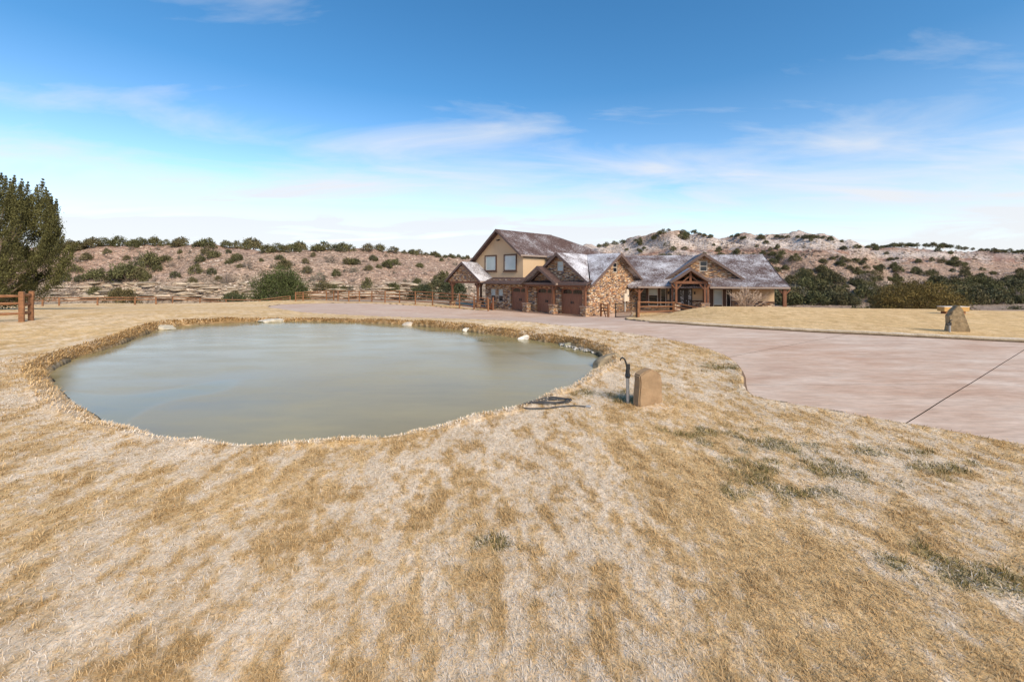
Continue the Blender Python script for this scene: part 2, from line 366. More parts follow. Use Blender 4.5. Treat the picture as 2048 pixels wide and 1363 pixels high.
GREEN = [(*onplane(u, v, 0), a, b_) for u, v, a, b_ in ((1195, 786, .42, .22), (1430, 866, .55, .22), (1530, 890, .65, .30), (1620, 940, .6, .35), (1590, 990, .4, .25), (1780, 905, .45, .2), (1880, 935, .5, .2), (2000, 1150, .45, .2), (1850, 1120, .3, .15), (1010, 1090, .16, .12), (1450, 735, .5, .35), (1250, 800, .15, .15))]
def fields(x, y):
    """frost (0..1), brown tuft (0..1) and green patches of the lawn"""
    streak = fbm(x*6.2+.3*y, y*2.7, 4); big = fbm(x*.5+3, y*.35+8, 3); fine = fbm(x*19, y*12, 3)
    brown = .85*smooth((streak*.55+fine*.45-.50)/.22)
    frost = .95*smooth((.50-streak*.46-fine*.46+(big-.5)*.42+.065)/.24)
    frost = frost*(1-.6*brown)
    r = np.hypot(x, y)
    frost = frost*(1-.55*smooth((r-13)/12))
    frost = frost*(1-.7*smooth((x-8)/4)*smooth((y-11)/4))
    g = np.zeros(np.shape(x))
    for gx, gy, rx, ry in GREEN: g = np.maximum(g, np.exp(-(((x-gx)/rx)**2+((y-gy)/ry)**2)))
    g = smooth((g*.95+(fbm(x*5.5, y*4.2, 4)-.5)*2.2-.30)/.55)*(g > .06)
    return frost, brown, g
C_STRAW = np.array((.74, .51, .255)); C_BROWN = np.array((.50, .315, .135)); C_FROST = np.array((.88, .79, .69)); C_GREEN = np.array((.20, .165, .055))
def lawn_col(x, y):
    fr, br, g = fields(x, y); e = lambda a: a[:, None]
    c = C_STRAW*(1-e(br)*.75)+C_BROWN*e(br)*.75
    c = c*(1-e(fr)*.55)+C_FROST*e(fr)*.55
    c = c*(1-e(g)*.5)+C_GREEN*1.5*e(g)*.5
    sp = sdf(x, y, POND); k = e(smooth(1-np.abs(sp-.13)/.17)*smooth((y-8.5)/4))
    c = c*(1-k)+np.array((.40, .255, .12))*k
    k = e(smooth((.06-sp)/.07)); c = c*(1-k)+np.array((.085, .070, .045))*k
    sd = sdf(x, y, DRIVE); k = e((sd < .02)*1.0); c = c*(1-k)+np.array((.16, .11, .08))*k
    k = e(smooth(1-np.abs(sd-.14)/.16)*smooth((x-8)/2)*smooth((y-12)/2)); c = c*(1-k)+np.array((.66, .57, .47))*k
    return c
th = np.radians(np.concatenate([np.arange(-180, -58, 4.0), np.arange(-58, 58.01, .2), np.arange(60, 180, 4.0)]))
def polar(rs, name, matn, colf, closed=True):
    R, T = np.meshgrid(rs, th, indexing='ij'); x = (R*np.sin(T)).ravel(); y = (R*np.cos(T)).ravel(); z = ground(x, y)
    n = len(th); i = np.arange(len(rs)-1)[:, None]*n; j = np.arange(n)[None, :]; j2 = (j+1) % n
    Fq = np.stack([i+j, i+n+j, i+n+j2, i+j2], -1).reshape(-1, 4)[:, ::-1]
    V = np.column_stack([x, y, z]); return obj(name, V, Fq, matn, None, colf(x, y, z), True)
rs_a = np.concatenate([[.05], np.geomspace(1.3, 72, 350)])
rs_b = np.concatenate([np.arange(72, 135, .6), np.geomspace(135, 420, 190), [500, 700, 1100, 1800, 3200]])
def gcol(x, y, z):
    c = lawn_col(x, y); k = smooth((y-50-6*smooth((-x-20)/10)+20*smooth((x-14)/6))/7)[:, None]
    return c*(1-k)+np.array((.42, .30, .22))*k
g_o = polar(rs_a, 'ground', 'lawn', gcol); tag(g_o, 'dry tan lawn dusted with frost around the pond', kind='structure')
def hcol(x, y, z):
    u = uof(x, y); n = fbm(x*.06, y*.06, 4)[:, None]; zz = z+(fbm(x*.05+9, y*.05, 3)-.5)*4; e = lambda a: a[:, None]
    pink = np.array((.46, .30, .22)); tan = np.array((.47, .36, .27)); pale = np.array((.72, .64, .57)); red = np.array((.36, .17, .11)); grey = np.array((.33, .265, .20))
    c = pink*(1-n)+tan*n
    L = u < 1080
    k = e(smooth((2.2-zz)/2.5)*L); c = c*(1-k)+grey*1.15*k
    k = e(np.exp(-((zz-16.5)/3.6)**2)*(~L)); c = c*(1-.75*k)+pale*.75*k
    k = e(np.exp(-((zz-11.8)/.9)**2)*(~L)); c = c*(1-.65*k)+red*.65*k
    k = e(smooth((3.0-zz)/4)*(~L)); c = c*(1-.6*k)+grey*.6*k
    k = e(np.exp(-((zz-21)/1.6)**2)*(~L)*(u > 1640)); c = c*(1-.5*k)+red*.5*k
    k = e(smooth((fbm(x*.11+31, y*.11, 4)-.50)/.10)*smooth((zz-7)/5)*(~L)); c = c*(1-.6*k)+pale*.6*k
    return c
h_o = polar(rs_b, 'hillside', 'hill_soil', hcol); tag(h_o, 'pale pink eroded hills dotted with juniper', kind='structure')
# pond surface
xs = [p[0] for p in POND]; ys = [p[1] for p in POND]; cx, cy = np.mean(xs), np.mean(ys)
ring = np.array([(cx+(p[0]-cx)*1.0+.3*np.sign(p[0]-cx), cy+(p[1]-cy)*1.0+.3*np.sign(p[1]-cy), WATER) for p in POND])
w_o = obj('water', ring, [tuple(range(len(ring)))], 'pond'); tag(w_o, 'still green grey pond water with a thin skin of ice', kind='structure')

# driveway slabs: a grid cut along the joints, each panel an object
import bmesh
drv = bpy.data.objects.new('driveway', None); link(drv); ORG[drv] = np.zeros(3); tag(drv, 'wide stained pink tan concrete driveway in front of the garage', kind='structure')
bm = bmesh.new(); st = .35; gx = np.arange(-30, 24, st); gy = np.arange(2, 60, st)
GX, GY = np.meshgrid(gx, gy, indexing='ij'); keep = sdf(GX.ravel()+st/2, GY.ravel()+st/2, DRIVE).reshape(GX.shape) < .35
vm = {}
def gv(i, j):
    if (i, j) not in vm: vm[i, j] = bm.verts.new((gx[0]+i*st, gy[0]+j*st, 0))
    return vm[i, j]
for i, j in zip(*np.nonzero(keep)): bm.faces.new((gv(i, j), gv(i+1, j), gv(i+1, j+1), gv(i, j+1)))
J1a = np.array(onplane(1800, 848, 0)); J1b = np.array(onplane(2048, 698, 0)); jd = nrm(J1b-J1a); jn = np.array((-jd[1], jd[0]))
o1 = float(jn@J1a); o3 = float(jn@np.array(onplane(1570, 689, 0))); yh = onplane(1500, 765, 0)[1]
lines = [(jn, o1, .008), (jn, o3, .007)]+[(jn, o3+4.6*k, .007) for k in range(1, 7)]+[(jd, float(jd@J1a)-7.5*k, .007) for k in range(1, 5)]
for n_, o_, w_ in lines:
    for s_ in (-1, 1):
        bmesh.ops.bisect_plane(bm, geom=bm.verts[:]+bm.edges[:]+bm.faces[:], plane_co=(n_[0]*(o_+s_*w_), n_[1]*(o_+s_*w_), 0), plane_no=(n_[0], n_[1], 0))
for s_ in (-1, 1): bmesh.ops.bisect_plane(bm, geom=bm.verts[:]+bm.edges[:]+bm.faces[:], plane_co=(0, yh+s_*.006, 0), plane_no=(0, 1, 0))
groups = {}
for f in bm.faces:
    c = f.calc_center_median(); key = []; gone = False
    for n_, o_, w_ in lines:
        d = n_[0]*c.x+n_[1]*c.y-o_
        if abs(d) < w_: gone = True
        key.append(d > 0)
    if key[0] and not key[1]:
        if abs(c.y-yh) < .006: gone = True
        key.append(c.y > yh)
    if not gone: groups.setdefault(tuple(key), []).append(f)
for key, fs in groups.items():
    if len(fs) < 12: continue
    idx = {}; V = []; Q = []
    for f in fs:
        q = []
        for v in f.verts:
            if v.index < 0 or v not in idx: idx[v] = len(V); V.append((v.co.x, v.co.y))
            q.append(idx[v])
        Q.append(tuple(q))
    V = np.array(V); z = drive_z(V[:, 0], V[:, 1]); obj('slab', np.column_stack([V, z]), Q, 'stained_concrete', drv)
bm.free()

# turf edge standing above the concrete along the far kerb
def ribbon(name, label, px):
    P = np.array([cast0(u, v, zlin)[:2] for u, v in px]); d = np.r_[0, np.cumsum(np.linalg.norm(np.diff(P, axis=0), axis=1))]; q = np.arange(0, d[-1], .12)
    P = np.column_stack([np.interp(q, d, P[:, 0]), np.interp(q, d, P[:, 1])])
    for _ in range(12): P[1:-1] = (P[:-2]+2*P[1:-1]+P[2:])/4
    t = np.gradient(P, axis=0); t /= np.linalg.norm(t, axis=1)[:, None]; nn = np.column_stack([-t[:, 1], t[:, 0]])
    if sdf(*(P[len(P)//2]+nn[len(P)//2]*.5), DRIVE) < 0: nn = -nn
    rows = []; C = []
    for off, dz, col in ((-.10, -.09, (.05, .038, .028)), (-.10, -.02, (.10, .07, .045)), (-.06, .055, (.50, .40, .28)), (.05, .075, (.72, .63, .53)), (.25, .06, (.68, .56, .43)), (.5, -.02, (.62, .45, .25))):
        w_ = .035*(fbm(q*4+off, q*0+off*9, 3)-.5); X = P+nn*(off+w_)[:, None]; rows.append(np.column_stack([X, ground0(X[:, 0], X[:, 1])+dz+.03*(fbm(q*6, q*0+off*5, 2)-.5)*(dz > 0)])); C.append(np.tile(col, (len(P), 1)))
    n = len(P); V = np.vstack(rows); Q = [(i*n+j, i*n+j+1, (i+1)*n+j+1, (i+1)*n+j) for i in range(len(rows)-1) for j in range(n-1)]
    tag(obj(name, V, Q, 'lawn', None, np.vstack(C), True), label, kind='structure')
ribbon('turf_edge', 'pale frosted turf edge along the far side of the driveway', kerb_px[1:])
# ------------------------------------------------------------------ house
S2 = .5**.5
GC = np.array([153/F*36.5, 36.5, PAD]); TV = np.array([-S2, S2, 0]); BV = np.array([S2, S2, 0]); ZV = np.array([0, 0, 1.])
def g(t, b_, z): return GC+TV*t+BV*b_+ZV*z
A15 = math.radians(15); WO = np.array([12.4, 42.4, PAD]); WV = np.array([math.cos(A15), -math.sin(A15), 0]); DV = np.array([math.sin(A15), math.cos(A15), 0])
def w(a, d, z): return WO+WV*a+DV*d+ZV*z
house = thing('house', 'stone and stucco ranch house with brown snow dusted roof', 'house', tuple(GC))
PALETTE = np.array([(.40, .235, .12), (.44, .28, .15), (.30, .165, .085), (.24, .135, .08), (.15, .105, .08), (.54, .40, .27), (.58, .47, .35), (.34, .23, .16), (.11, .09, .085), (.40, .20, .10), (.46, .30, .18), (.25, .19, .17)])
def stones(P, out, poly, holes, depth, mb, rnd):
    """ledgestone courses filling the (u,z) polygon, each stone a block standing proud by its own amount"""
    poly = np.array(poly); z = poly[:, 1].min()
    while z < poly[:, 1].max()-.03:
        h = rnd.choice([.05, .06, .07, .085, .10]); z1 = z+h; zm = z+h/2; X = []
        for i in range(len(poly)):
            a, b_ = poly[i], poly[(i+1) % len(poly)]
            if (a[1] > zm) != (b_[1] > zm): X.append(a[0]+(zm-a[1])/(b_[1]-a[1])*(b_[0]-a[0]))
        X.sort()
        for k in range(0, len(X)-1, 2):
            segs = [(X[k], X[k+1])]
            for (u0, u1, z0, zz1) in holes:
                if zm > z0 and zm < zz1:
                    ns = []
                    for a, b_ in segs:
                        if u1 <= a or u0 >= b_: ns.append((a, b_)); continue
                        if a < u0: ns.append((a, u0))
                        if u1 < b_: ns.append((u1, b_))
                    segs = ns
            for a, b_ in segs:
                x = a
                while x < b_-.01:
                    l = min(rnd.uniform(.09, .34), b_-x)
                    if b_-x-l < .12: l = b_-x
                    pr = rnd.uniform(-.02, .045); c = PALETTE[rnd.randrange(len(PALETTE))]*rnd.uniform(1.0, 1.4); gp = .006
                    q = [(x+gp, z+gp), (x+l-gp, z+gp), (x+l-gp, z1-gp), (x+gp, z1-gp)]
                    V = [P(*s)-out*depth for s in q]+[P(*s)+out*(pr+rnd.uniform(-.008, .008)) for s in q]
                    mb.add(V, [(4, 5, 6, 7), (0, 1, 5, 4), (1, 2, 6, 5), (2, 3, 7, 6), (3, 0, 4, 7)], c); x += l
        z = z1
def stone_wall(P, out, poly, holes=(), depth=.22, parent=None):
    parent = parent or house
    mb = MB(); mb.prism([P(*q)-out*depth for q in poly], -out*.08); wl_ = mb.build('wall', 'mortar', parent)
    mb = MB(); stones(P, out, poly, list(holes), depth, mb, random.Random(int(1000*poly[1][0])+len(poly)))
    o = mb.build('stone_veneer', 'ledgestone', wl_ if parent is house else parent); o['kind'] = 'stuff'; return wl_
def flat_wall(P, out, poly, matn, th_=.15, name='wall'):
    mb = MB(); mb.prism([P(*q) for q in poly], -out*th_); return mb.build(name, matn, house)
def window(P, out, u0, u1, z0, z1, frame='window_frame', panes=('glass_dark', 'glass_dark'), split=.5, fw=.06, proud=.05, rec=0.0, sill=None, casing=None):
    """frame around one or two panes; P(u,z) is the wall face, rec sets it back"""
    L = lambda u, z, o: P(u, z)+out*(o-rec)
    mb = MB()
    for a, b_, c, d in ((u0, u0+fw, z0, z1), (u1-fw, u1, z0, z1), (u0+fw, u1-fw, z0, z0+fw), (u0+fw, u1-fw, z1-fw, z1)):
        mb.prism([L(a, c, 0), L(b_, c, 0), L(b_, d, 0), L(a, d, 0)], out*proud)
    zs = z0+(z1-z0)*split
    if len(panes) == 2: mb.prism([L(u0+fw, zs-fw/2, 0), L(u1-fw, zs-fw/2, 0), L(u1-fw, zs+fw/2, 0), L(u0+fw, zs+fw/2, 0)], out*proud*.9)
    wn_ = mb.build('window', frame, house)
    rng_ = [(z0+fw, zs-fw/2), (zs+fw/2, z1-fw)] if len(panes) == 2 else [(z0+fw, z1-fw)]
    for (a, b_), pm in zip(rng_, panes):
        mb = MB(); mb.prism([L(u0+fw, a, .004), L(u1-fw, a, .004), L(u1-fw, b_, .004), L(u0+fw, b_, .004)], out*.014); mb.build('pane', pm, wn_)
    if casing:
        cw = .14; mb = MB()
        for a, b_, c, d in ((u0-cw, u0, z0-cw, z1+cw), (u1, u1+cw, z0-cw, z1+cw), (u0, u1, z1, z1+cw), (u0, u1, z0-cw, z0)):
            mb.prism([L(a, c, 0), L(b_, c, 0), L(b_, d, 0), L(a, d, 0)], out*.075)
        mb.build('casing', casing, wn_)
    if sill:
        mb = MB(); mb.prism([L(u0-.2, z0-.22, 0), L(u1+.2, z0-.22, 0), L(u1+.2, z0-.13, 0), L(u0-.2, z0-.13, 0)], out*.14); mb.build('sill', sill, wn_)
    return wn_
def roof_face(P4, matn, th_=.16, name='roof'):
    mb = MB(); mb.prism(P4, (0, 0, -th_)); return mb.build(name, matn, house)
def board(p0, p1, w_, h_, matn, parent, name='fascia'):
    mb = MB(); mb.beam(p0, p1, w_, h_); return mb.build(name, matn, parent)
def gable(fr, ridge, z_r, half, z_e, a0, a1, mats, axis='b', half2=None, fas=True, clip=None):
    """two roof faces; fr(t,b,z); the ridge runs along `axis` from a0 (front rake) to a1; half/half2 = run to each side"""
    half2 = half2 or half; slope = (z_r-z_e)/half; out = []
    for s_, hf, mt in ((1, half, mats[0]), (-1, half2, mats[1])):
        ze = z_r-slope*hf
        q = (lambda r, a, z: fr(r, a, z)) if axis == 'b' else (lambda r, a, z: fr(a, r, z))
        if clip and s_ == -1: r = roof_face([q(ridge, a0, z_r), q(ridge+s_*hf, a0, ze), q(ridge, clip, z_r)], mt)   # ends in a valley
        else: r = roof_face([q(ridge, a0, z_r), q(ridge+s_*hf, a0, ze), q(ridge+s_*hf, a1, ze), q(ridge, a1, z_r)], mt)
        if fas:
            dd = -.03 if a1 > a0 else .03
            mb = MB(); mb.prism([q(ridge, a0+dd, z_r+.02), q(ridge+s_*(hf+.02), a0+dd, ze+.02), q(ridge+s_*(hf+.02), a0+dd, ze-.24), q(ridge, a0+dd, z_r-.27)], q(0, .029, 0)-q(0, 0, 0) if dd < 0 else q(0, -.029, 0)-q(0, 0, 0)); mb.build('fascia', 'fascia', r)
            if clip and s_ == -1: out.append(r); continue
            mb = MB(); mb.beam(q(ridge+s_*(hf+.04), a0, ze-.09), q(ridge+s_*(hf+.04), a1, ze-.09), .07, .16); mb.build('gutter', 'gutter', r)
        out.append(r)
    return out
def post(p, h, w_=.2, base=.85, bw=.55, name='porch_post'):
    p = np.array(p, float); mb = MB(); ax = TV if p[0] < 10.5 else WV; ay = np.cross(ZV, ax)
    mb.box(p+ZV*(base+(h-base)/2), ax*w_/2, ay*w_/2, ZV*(h-base)/2)
    for s_ in (-1, 1): mb.beam(p+ZV*(h-.55), p+ax*s_*.42+ZV*(h-.06), .11, .13, up=ay)
    o = mb.build(name, 'timber', house)
    if base > 0:
        mb = MB(); mb.box(p+ZV*(base/2-.03), ax*(bw/2-.05), ay*(bw/2-.05), ZV*(base/2-.03), (.2, .14, .09)); rnd = random.Random(int(p[0]*977))
        for s_, a_, o_ in ((1, ax, ay), (-1, ax, ay), (1, ay, ax), (-1, ay, ax)):
            stones(lambda u, z, a_=a_, o_=o_, s_=s_: p+a_*u+o_*s_*(bw/2-.02)+ZV*z, o_*s_, [(-bw/2, 0), (bw/2, 0), (bw/2, base-.09), (-bw/2, base-.09)], [], .04, mb, rnd)
        mb.build('stone_base', 'ledgestone', o)
        mb = MB(); mb.box(p+ZV*(base-.045), ax*(bw/2+.06), ay*(bw/2+.06), ZV*.045, (.30, .2, .15)); mb.build('cap_stone', 'rock', o)
    return o

# garage front, facing the pond
Pf = lambda t, z: g(t, 0, z); OF = -BV
doors = [(.62, 3.0), (3.55, 5.95), (6.95, 9.33)]
holes = [(a, b_, -.1, 2.26) for a, b_ in doors]+[(10.5, 11.2, .72, 2.05), (11.62, 12.38, .72, 2.05)]
stone_wall(Pf, OF, [(0.24, 0), (13.2, 0), (13.2, 3.0), (0.24, 3.0)], holes)
for a, b_ in ((10.5, 11.2), (11.62, 12.38)): window(Pf, OF, a, b_, .72, 2.05, panes=('glass_dark', 'glass_pale'), rec=.10, split=.47)
for a, b_ in doors:
    L = lambda t, z, o: g(t, -o, z); mb = MB(); n = 12
    for k in range(n):
        x0 = a+(b_-a)*k/n+.006; x1 = a+(b_-a)*(k+1)/n-.006; mb.prism([L(x0, .01, -.21), L(x1, .01, -.21), L(x1, 1.66, -.21), L(x0, 1.66, -.21)], OF*random.uniform(.052, .06))
    mb.prism([L(a, 1.66, -.215), L(b_, 1.66, -.215), L(b_, 2.26, -.215), L(a, 2.26, -.215)], OF*.05)
    for z0 in (.02, .80, 1.60): mb.prism([L(a+.01, z0, -.15), L(b_-.01, z0, -.15), L(b_-.01, z0+.11, -.15), L(a+.01, z0+.11, -.15)], OF*.012)
    for x0 in (a+.01, (a+b_)/2-.06, b_-.13): mb.prism([L(x0, .14, -.149), L(x0+.12, .14, -.149), L(x0+.12, 1.59, -.149), L(x0, 1.59, -.149)], OF*.010)
    dr = mb.build('garage_door', 'garage_wood', house)
    for c in (a+(b_-a)*.27, a+(b_-a)*.73):
        hw = .47; arch = [L(c-hw, 1.80, -.16), L(c+hw, 1.80, -.16)]+[L(c+hw*math.cos(q), 2.0+.15*math.sin(q), -.16) for q in np.linspace(0, math.pi, 9)]
        mb = MB(); mb.prism(arch, OF*.012); wd = mb.build('window', 'glass_dark', dr)
        mb = MB()
        for k in range(-1, 2): mb.prism([L(c+k*.235-.015, 1.8, -.145), L(c+k*.235+.015, 1.8, -.145), L(c+k*.235+.015, 2.09, -.145), L(c+k*.235-.015, 2.09, -.145)], OF*.012)
        mb.prism([L(c-hw, 1.94, -.146), L(c+hw, 1.94, -.146), L(c+hw, 1.965, -.146), L(c-hw, 1.965, -.146)], OF*.01); mb.build('muntin', 'trim_brown', dr)
    for s_ in (-1, 1):
        mb = MB(); c = (a+b_)/2+s_*.09; mb.prism([L(c-.03, .92, -.138), L(c+.03, .92, -.138), L(c+.05, 1.04, -.138), L(c+.03, 1.14, -.138), L(c-.03, 1.14, -.138), L(c-.05, 1.04, -.138)], OF*.04); mb.build('handle', 'black_metal', dr)
    mb = MB()
    for x0, x1, z0, z1 in ((a-.10, a, 0, 2.36), (b_, b_+.10, 0, 2.36), (a, b_, 2.26, 2.36)): mb.prism([L(x0, z0, -.06), L(x1, z0, -.06), L(x1, z1, -.06), L(x0, z1, -.06)], OF*.03)
    mb.build('door_frame', 'trim_brown', house)
# skirt roof along the front and its soffit
sk = roof_face([g(-.45, -.85, 2.74), g(13.0, -.85, 2.74), g(13.0, 1.0, 3.22), g(-.2, 1.0, 3.22)], 'shingle_bare', .14)
mb = MB(); mb.beam(g(-.47, -.89, 2.66), g(12.9, -.89, 2.66), .08, .18); mb.build('gutter', 'fascia', sk)
flat_wall(lambda t, b_: g(t, b_, 2.56), ZV, [(-.3, -.8), (12.9, -.8), (12.9, .05), (-.3, .05)], 'soffit', .02, 'soffit')
# gable over the middle door and the larger stone gable behind it
gable(g, 4.8, 4.28, 2.15, 2.74, -1.15, 2.0, ('shingle_dusted', 'shingle_bare'))
stone_wall(lambda t, z: g(t, -.12, z), OF, [(2.85, 2.75), (6.75, 2.75), (4.8, 4.12)], (), .15)
gable(g, 3.15, 5.46, 3.55, 2.72, -.45, 4.6, ('shingle_bare', 'shingle_snowy'), clip=4.25)
stone_wall(lambda t, z: g(t, 0, z), OF, [(-.1, 2.95), (6.3, 2.95), (3.15, 5.36)], [(2.68, 3.42, 3.78, 4.72)], .2)
window(lambda t, z: g(t, 0, z), OF, 2.7, 3.4, 3.8, 4.7, panes=('glass_pale', 'glass_pale'), rec=.06)
for t_ in (6.5, 3.27, -.15): post(g(t_, -.72, 0), 2.58)
mb = MB(); mb.beam(g(-.3, -.72, 2.5), g(6.7, -.72, 2.5), .18, .17); mb.build('porch_beam', 'timber', house)
# big stone gable at the corner, facing the gate
Pb = lambda b_, z: g(0, b_, z); OB = -TV
stone_wall(Pb, OB, [(0, 0), (8.45, 0), (8.45, 2.75), (4.25, 5.34), (0, 2.75)], [(3.86, 4.62, 3.68, 4.62)], .22)
window(Pb, OB, 3.88, 4.60, 3.70, 4.60, rec=.08)
gable(g, 4.25, 5.46, 4.72, 2.58, -.62, 9.0, ('shingle_dusted', 'shingle_snowy'), axis='t', clip=3.15)
for b0, b1, z0, z1, dp in ((5.55, 5.98, .98, 1.72, .14), (5.98, 6.32, .98, 2.12, .16)):
    mb = MB(); mb.prism([Pb(b0, z0)+OB*.05, Pb(b1, z0)+OB*.05, Pb(b1, z1)+OB*.05, Pb(b0, z1)+OB*.05], OB*dp); mb.build('meter_box', 'cream_box', house)
mb = MB(); mb.tube([Pb(5.75, 0)+OB*.11, Pb(5.75, .97)+OB*.11], .045); mb.build('conduit', 'pipe_white', house)
mb = MB(); mb.tube([Pb(6.15, 1.5)+OB*.20, Pb(6.15, 1.5)+OB*.26], .09, 12); mb.build('meter_dial', 'galvanised', house)
flat_wall(lambda t, z: g(t, 8.45, z), BV, [(0, 0), (9, 0), (9, 2.7), (0, 2.7)], 'stucco', .12)
# upper storey
P2 = lambda t, z: g(t, 1.0, z)
flat_wall(P2, OF, [(8.62, 2.9), (16.2, 2.9), (16.2, 4.95), (12.0, 8.05), (8.62, 5.62)], 'stucco', .15)
flat_wall(lambda b_, z: g(8.62, b_, z), OB, [(1.155, 2.9), (10, 2.9), (10, 5.7), (1.155, 5.7)], 'stucco', .15)
for a, b_ in ((9.6, 11.22), (12.62, 14.22)): window(P2, OF, a, b_, 4.0, 5.48, frame='post_white', panes=('glass_pale',), fw=.05, casing='trim_brown', sill='trim_brown')
UR = gable(g, 11.95, 8.30, 3.62, 5.50, .35, 9.5, ('shingle_bare', 'shingle_patchy'), half2=3.62)
# the left slope runs further down than the right
roof_face([g(15.57, .35, 5.50), g(16.6, .35, 4.72), g(16.6, 9.5, 4.72), g(15.57, 9.5, 5.50)], 'shingle_bare')
mb = MB(); mb.prism([g(15.5, .32, 5.57), g(16.62, .32, 4.74), g(16.62, .32, 4.50), g(15.5, .32, 5.33)], BV*.029); mb.build('fascia', 'fascia', UR[0])
mb = MB(); mb.tube([g(12.0, .98, 7.2), g(12.0, .72, 7.2)], .05, 8); mb.box(g(12.0, .66, 7.14), TV*.09, BV*.10, ZV*.07); mb.build('security_camera', 'black_metal', house)
# rear wing: a hipped main roof falling away behind the garage
roof_face([g(11.95, 9.3, 8.28), g(8.4, 9.3, 5.5), g(5.2, 15.9, 5.0), g(11.9, 11.5, 8.0)], 'shingle_patchy')
roof_face([g(11.9, 11.5, 8.0), g(5.2, 15.9, 5.0), g(9, 22, 5.0), g(13, 18, 7.0)], 'shingle_dusted')
flat_wall(lambda b_, z: g(8.7, b_, z), OB, [(9.9, 0), (16, 0), (16, 5.3), (9.9, 5.3)], 'stucco', .15)
flat_wall(lambda t, z: g(t, 9.3, z), OF, [(8.8, 0), (16, 0), (16, 4.9), (12, 8), (8.8, 5.6)], 'stucco', .15)
# rear left shed gable that shows past the upper roof
rl = roof_face([g(14.6, 5.5, 7.35), g(20.4, 5.5, 5.15), g(20.4, 11, 5.15), g(14.6, 11, 7.35)], 'shingle_bare')
mb = MB(); mb.prism([g(14.6, 5.46, 7.38), g(20.45, 5.46, 5.17), g(20.45, 5.46, 4.92), g(14.6, 5.46, 7.10)], BV*.03); mb.build('fascia', 'fascia', rl)
flat_wall(lambda t, z: g(t, 6.1, z), OF, [(14.5, 4.6), (19.4, 4.6), (19.4, 5.25), (14.5, 7.15)], 'stucco', .15)
flat_wall(lambda t, z: g(t, 6.1, z), OF, [(13.4, 0), (16.3, 0), (16.3, 4.7), (13.4, 4.7)], 'stucco', .15)
# left porch gable
gable(g, 15.75, 4.92, 3.05, 2.86, -1.2, 1.6, ('shingle_bare', 'shingle_snowy'))
stone_wall(lambda t, z: g(t, -.95, z), OF, [(13.0, 2.82), (18.5, 2.82), (15.75, 4.72)], (), .12)
mb = MB(); mb.beam(g(12.95, -.85, 2.70), g(18.5, -.85, 2.70), .2, .22); mb.build('porch_beam', 'timber', house)
for t_, b_ in ((17.85, -.85), (13.45, -.85), (17.85, 3.4)): post(g(t_, b_, 0), 2.6, .19, .62, .5)
stone_wall(lambda t, z: g(t, 2.6, z), OF, [(13.0, 0), (15.0, 0), (15.0, 1.1), (13.0, 1.1)], (), .15)
flat_wall(lambda t, z: g(t, 2.7, z), OF, [(13.0, 1.1), (15.0, 1.1), (15.0, 3.6), (13.0, 3.6)], 'stucco')
flat_wall(lambda b_, z: g(13.2, b_, z), TV, [(.0, 0), (2.6, 0), (2.6, 3.0), (0, 3.0)], 'stucco', .1)
mb = MB(); mb.prism([g(13.215, .7, .02), g(13.215, 1.65, .02), g(13.215, 1.65, 2.1), g(13.215, .7, 2.1)], TV*.05); mb.build('side_door', 'dark_door', house)

# living wing
PW = lambda a, z: w(a, 0, z); OW = -DV
wz = [(1.0, 1.95, .45, 2.15), (2.05, 2.62, .45, 2.15)]
stone_wall(PW, OW, [(-.6, 0), (12.0, 0), (12.0, .95), (-.6, .95)], [(.2, 2.75, .40, 2), (2.95, 5.0, -.1, 2), (5.95, 8.45, .25, 2)], .12)
flat_wall(lambda a, z: w(a, .05, z), OW, [(-.6, .95), (12.0, .95), (12.0, 3.1), (-.6, 3.1)], 'stucco', .15)
for a, b_ in ((-.6, .2), (2.75, 2.95), (5.0, 5.95), (8.45, 12.0)):
    mb = MB(); mb.prism([w(a, -.03, .93), w(b_, -.03, .93), w(b_, -.03, 1.03), w(a, -.03, 1.03)], OW*.06); mb.build('sill_course', 'trim_brown', house)
for a, b_, z0, z1 in ((.2, 2.75, .38, 2.3), (5.95, 8.45, .22, 2.25)): flat_wall(lambda u, z: w(u, -.005, z), OW, [(a, z0), (b_, z0), (b_, z1), (a, z1)], 'trim_brown', .05, 'window_surround')
PW2 = lambda a, z: w(a, -.006, z)
window(PW2, OW, .28, .82, .45, 2.15, frame='trim_brown', panes=('glass_dark',)); window(PW2, OW, 1.0, 1.88, .45, 2.15, panes=('glass_dark', 'glass_pale'), split=.62); window(PW2, OW, 2.12, 2.64, .45, 2.15, panes=('glass_dark',))
window(PW2, OW, 6.05, 6.52, .4, 2.1, panes=('glass_dark',)); window(PW2, OW, 6.85, 7.66, .35, 2.1, panes=('glass_dark', 'glass_pale'), split=.18); window(PW2, OW, 7.95, 8.36, .4, 2.05, panes=('glass_dark',))
flat_wall(lambda u, z: w(u, -.004, z), OW, [(2.95, 0), (5.0, 0), (5.0, 2.75), (2.95, 2.75)], 'dark_door', .05, 'entry_wall')
mb = MB(); mb.prism([w(3.62, -.01, .02), w(4.5, -.01, .02), w(4.5, -.01, 2.15)]+[w(4.06+.44*math.cos(q), -.01, 2.15+.3*math.sin(q)) for q in np.linspace(.3, math.pi-.3, 6)]+[w(3.62, -.01, 2.15)], OW*.06); ed = mb.build('front_door', 'dark_door', house)
for a, b_ in ((3.92, 4.22),): mb = MB(); mb.prism([w(a, -.075, .5), w(b_, -.075, .5), w(b_, -.075, 2.0), w(a, -.075, 2.0)], OW*.012); mb.build('pane', 'glass_leaded', ed)
